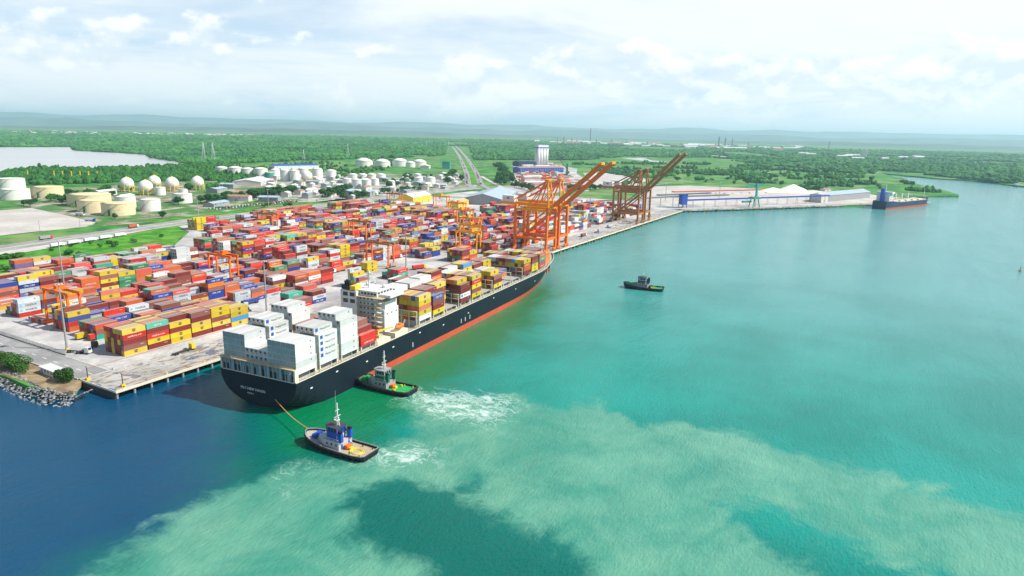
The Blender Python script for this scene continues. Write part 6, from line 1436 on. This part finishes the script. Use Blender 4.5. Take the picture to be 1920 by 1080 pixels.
# far refinery and town
fr = random.Random(9)
def tower_col(x, y, r, h): tag(MB().lathe([(r * 1.4, 0), (r, 4), (r, h * .85), (r * .6, h * .9), (r * .6, h)], 10).build('refinery_column', M['wallg'], None, (x, y, 0)), 'thin grey refinery column far off below the hills', 'refinery column', 'far refinery columns')
for x, y, r, h in ((7230, 2814, 8, 175), (6700, 2900, 9, 80), (6800, 2850, 9, 70), (6900, 2600, 9, 60), (7900, 1500, 12, 115), (7950, 1440, 12, 105), (8000, 1370, 11, 95), (8050, 1200, 8, 60), (6600, 2700, 7, 50), (7100, 2500, 8, 60), (8600, 400, 8, 90), (6950, 3100, 7, 66)): tower_col(x, y, r, h)
def farbox(x, y, lx, ly, h, rz, lab, grp):
    t = MB(); t.box(-lx / 2, lx / 2, -ly / 2, ly / 2, 0, h, 0); t.add([(-lx / 2 - 1, -ly / 2 - 1, h), (lx / 2 + 1, -ly / 2 - 1, h), (lx / 2 + 1, 0, h + ly * .15), (-lx / 2 - 1, 0, h + ly * .15), (-lx / 2 - 1, ly / 2 + 1, h), (lx / 2 + 1, ly / 2 + 1, h)], [(0, 1, 2, 3), (3, 2, 5, 4)], 1)
    for k in range(4): xx = -lx / 2 + lx * (k + .5) / 4; t.box(xx - lx * .05, xx + lx * .05, -ly / 2 - .3, -ly / 2 - .05, h * .3, h * .6, 2)
    tag(t.build('far_building', [M['white'], M['roofw'] if fr.random() < .7 else M['roofr'], M['glass']], None, (x, y, -.4), rz), lab, 'building', grp)
for i in range(60):
    q = fr.random(); x = 6300 + 2400 * fr.random(); y = 3300 - 2800 * q + 200 * fr.random(); farbox(x, y, fr.uniform(40, 170), fr.uniform(30, 60), fr.uniform(10, 24), R(-60 + fr.uniform(-15, 15)), 'pale plant building far off at the foot of the hills', 'far plant buildings')
for i in range(90):
    a = R(fr.uniform(50, 66)); d = fr.uniform(7600, 8900); farbox(-187 + d * math.cos(a), -326 + d * math.sin(a), fr.uniform(25, 70), fr.uniform(20, 35), fr.uniform(8, 18), fr.random() * 3, 'small pale house of the far town beyond the forest', 'far town houses')
for i in range(14): farbox(fr.uniform(4300, 5200), fr.uniform(-500, 250), fr.uniform(30, 80), 30, fr.uniform(8, 18), R(-70), 'pale building half hidden in the wooded far shore', 'far shore buildings')
farbox(5000, -120, 30, 30, 45, 0, 'taller pale block in the wooded far shore', 'far shore buildings')

# ================================================================== TREES
def leafcrown(n, rx, ry, rz, zc, leaf, seed, lobes=7):
    rn = np.random.RandomState(seed); mb = MB(); L = []
    for k in range(lobes):
        a = rn.rand() * 6.28; q = rn.uniform(.25, .72); L.append((rx * q * math.cos(a), ry * q * math.sin(a), zc + rz * rn.uniform(-.45, .6), rn.uniform(.38, .62)))
    L.append((0, 0, zc + rz * .2, .7))
    for i in range(n):
        lx, ly, lz, lr = L[rn.randint(len(L))]; d = rn.normal(size=3); d /= np.linalg.norm(d) + 1e-9; r0 = rn.uniform(.72, 1.05)
        c = np.array((lx + d[0] * rx * lr * r0, ly + d[1] * ry * lr * r0, lz + d[2] * rz * lr * r0))
        nr = d + rn.normal(size=3) * .55; nr /= np.linalg.norm(nr) + 1e-9
        u_ = np.cross(nr, (0.3, 0.2, 1)); u_ /= np.linalg.norm(u_) + 1e-9; w_ = np.cross(nr, u_); s = leaf * rn.uniform(.6, 1.4)
        P = [c + u_ * s, c + w_ * s * .8, c - u_ * s, c - w_ * s * .8]; mb.add([tuple(p) for p in P], [(0, 1, 2, 3)])
    return mb
def tree_meshes(h, seed, n, leaf, spread, mt):
    cr_ = leafcrown(n, h * spread, h * spread, h * .36, h * .62, leaf, seed).mesh('crown', M[mt]); tb = MB(); tb.tube([(0, 0, -.3), (h * .02, 0, h * .3)], h * .035, 7); rn = random.Random(seed)
    for k in range(5): a = k * 1.26 + rn.random(); tb.tube([(h * .02, 0, h * .28), (h * spread * .5 * math.cos(a), h * spread * .5 * math.sin(a), h * .62)], h * .014, 5)
    return cr_, tb.mesh('trunk', M['trunk'])
TM = [tree_meshes(10, 40 + i, 520, .75, (.42, .5, .36, .55)[i], 'leaf') for i in range(4)]
SMh = [leafcrown(260, 1.7, 1.7, 1.2, 1.1, .34, 90 + i, 5).mesh('foliage', M['shrub']) for i in range(3)]
shst = MB().tube([(0, 0, -.2), (.1, 0, 1.0)], .12, 5).mesh('stem', M['trunk'])
tr_ = random.Random(31)
def tree(x, y, h, lab, grp, z=-.3):
    cr_, tk = TM[tr_.randrange(4)]; t = thing('tree', lab, 'tree', (x, y, z), tr_.random() * 6.28, grp); s = h / 10; t.scale = (s * tr_.uniform(.9, 1.2), s * tr_.uniform(.9, 1.2), s)
    link('crown', cr_, t); link('trunk', tk, t)
def trow(A, B, n, h, jit, lab, grp):
    for i in range(n):
        q = (i + tr_.random()) / n; tree(A[0] + (B[0] - A[0]) * q + tr_.uniform(-jit, jit), A[1] + (B[1] - A[1]) * q + tr_.uniform(-jit, jit), h * tr_.uniform(.75, 1.25), lab, grp)
trow((470,570),(552,592),20,13,10,'dark leafy tree in the grove beside the parked cars','trees beside the parked cars')
trow((555,570),(675,600),36,14,13,'dark leafy tree in the long grove before the tank farm','trees before the tank farm')
trow((655,510),(760,545),32,14,13,'dark leafy tree in the roadside grove by the white halls','trees by the white halls')
trow((640,458),(745,478),14,11,6,'leafy tree in the row along the dual road','trees along the dual road')
trow((760,470),(920,490),10,10,8,'leafy tree in the row along the dual road','trees along the dual road')
trow((876,558),(930,570),6,13,8,'leafy tree among the industrial sheds','trees among the industrial sheds')
trow((940,600),(1180,700),16,11,25,'leafy tree among the industrial sheds','trees among the industrial sheds')
trow((1111,401),(1856,880),46,14,13,'leafy tree in the long row along the highway embankment','trees along the highway embankment')
trow((1090,410),(1350,560),22,15,14,'leafy tree in the long row along the highway embankment','trees along the highway embankment')
trow((1088,384),(1003,288),14,12,9,'leafy tree in the clump behind the grey warehouse','trees behind the grey warehouse')
trow((1080,250),(1220,200),18,12,12,'dark tree in the clump behind the brown cranes','trees behind the brown cranes')
trow((486,478),(518,420),4,7,4,'low round tree on the verge of the dual road','low trees on the road verge')
trow((1043,528),(1367,732),14,12,8,'leafy tree on the tank farm side of the highway','trees on the tank side of the highway')
trow((1150,560),(1180,580),3,11,4,'leafy tree standing between the two highway carriageways','trees between the carriageways')
trow((300,700),(560,900),34,10,45,'leafy tree among the near tanks and spheres','trees among the near tanks')
for lab, x, y, h in (('round tree beside the yellow-stained tank', 294, 501, 8), ('round tree by the white tank on bunded ground', 344, 482, 7), ('large round tree half hiding a white tank', 434, 580, 13), ('tall tree beside the gas sphere standing apart', 556, 725, 19), ('dark tree at the pale lot wall corner', 297, 702, 11), ('leafy tree by the drab lakeside tank', 345, 744, 13), ('low tree at the verge end of the tank farm road', 330, 462, 7), ('tree at the foot of the widest cream tank', 388, 700, 9)): tree(x, y, h, lab, None)
def shrub(x, y, s, lab, grp, z=-.2):
    t = thing('shrub', lab, 'shrub', (x, y, z), tr_.random() * 6.28, grp); t.scale = (s * tr_.uniform(.9, 1.4), s, s * tr_.uniform(.8, 1.2)); link('foliage', SMh[tr_.randrange(3)], t); link('stem', shst, t)
for x, y in ((158,342),(177,344),(187,330),(133,300),(137,290),(136,334),(181,312),(171,318),(205,320),(240,330)): shrub(x, y, tr_.uniform(1.2, 2.0), 'small round shrub in the green field', 'shrubs in the green field')
for i in range(14): shrub(60 + tr_.uniform(0, 50), 322 + tr_.uniform(-4, 6), 1.7, 'shrub in the thick hedge at the field edge', 'hedge shrubs at the field edge')
for i in range(12): shrub(tr_.uniform(40, 120), tr_.uniform(262, 285), tr_.uniform(1.0, 2.0), 'small round shrub in the green field', 'shrubs in the green field')
MEAD = [(1480,-200),(1590,-231),(1700,-400),(2150,-330),(2550,-150),(2406,153),(1900,420),(1560,200)]
k = 0
while k < 110:
    x, y = tr_.uniform(1480, 2600), tr_.uniform(-430, 430)
    if inpoly(MEAD, x, y): shrub(x, y, tr_.uniform(2.0, 4.6), 'dark bush scattered in the marshy meadow behind the bulk pier', 'bushes in the marshy meadow'); k += 1
# the two big bushes on the bank
def bush(label, x, y, rx, ry, h, n, seed):
    t = thing('bush', label, 'bush', (x, y, -.4), 0.0); leafcrown(n, rx, ry, h * .5, h * .52, .34, seed, 11).build('foliage', M['leafn'], t)
    s_ = MB()
    for k_ in range(6): a = k_ * 1.05; s_.tube([(rx * .2 * math.cos(a), ry * .2 * math.sin(a), 0), (rx * .6 * math.cos(a), ry * .6 * math.sin(a), h * .6)], .14, 5)
    s_.build('stem', M['trunk'], t)
bush('large dark bush on the rocky bank by the guardhouse', -37, 24, 5.5, 9.5, 7.0, 4200, 5); bush('dense bush on the bank behind the large one', -38, 40, 5, 9, 6.0, 2600, 8); bush('compact dark bush between the guardhouse and the quay end', -33.5, -9, 3.8, 5.2, 5.6, 2600, 6)
# buoy far right
by_ = thing('buoy', 'small red channel buoy floating alone in the open water', 'buoy', (601, -440, WZ), 0.0); MB().lathe([(1.3, -.4), (1.4, .6), (.5, .9)], 12).build('float', M['red'], by_); MB().bar((0, 0, .8), (0, 0, 4.2), .45).build('mast', M['red'], by_); MB().cb((0, 0, 4.2), .8, .8, .7).build('lantern', M['white'], by_)
# worn yellow lane lines on the apron
for yy in (-33.6, -24.2, -17.0):
    for i in range(29): link('lane_marking', MESH.setdefault('lane', MB().box(0, 21, -.14, .14, 0, .004).mesh('lane_marking', M['rail'])), quay, (-24 + i * 30.0, yy, .024))
# quayside clutter
for i in range(26):
    x = -20 + tr_.random() * 150; y = -36 + tr_.random() * 18; tag(MB().box(-1.6, 1.6, -.15, .15, 0, .25).build('timber_baulk', M['wood'], None, (x, y, .03), tr_.uniform(-.5, .7)), 'short brown timber baulk lying loose on the quay apron', 'timber', 'loose timber on the quay apron')
for x, y in ((-24, -38), (-27.5, -17)): lp = thing('quay_lamp', 'short quay lamp post with yellow base at the quay end', 'lamp post', (x, y, .02), 0.0, 'quay end lamp posts'); MB().bar((0, 0, 0), (0, 0, 6), .3).build('post', M['dark'], lp); MB().cb((0, 0, 0), 1.6, 1.6, 1.1).build('base', M['yellow'], lp); MB().cb((0, 0, 6), .8, .8, .5).build('lamp', M['steel'], lp)
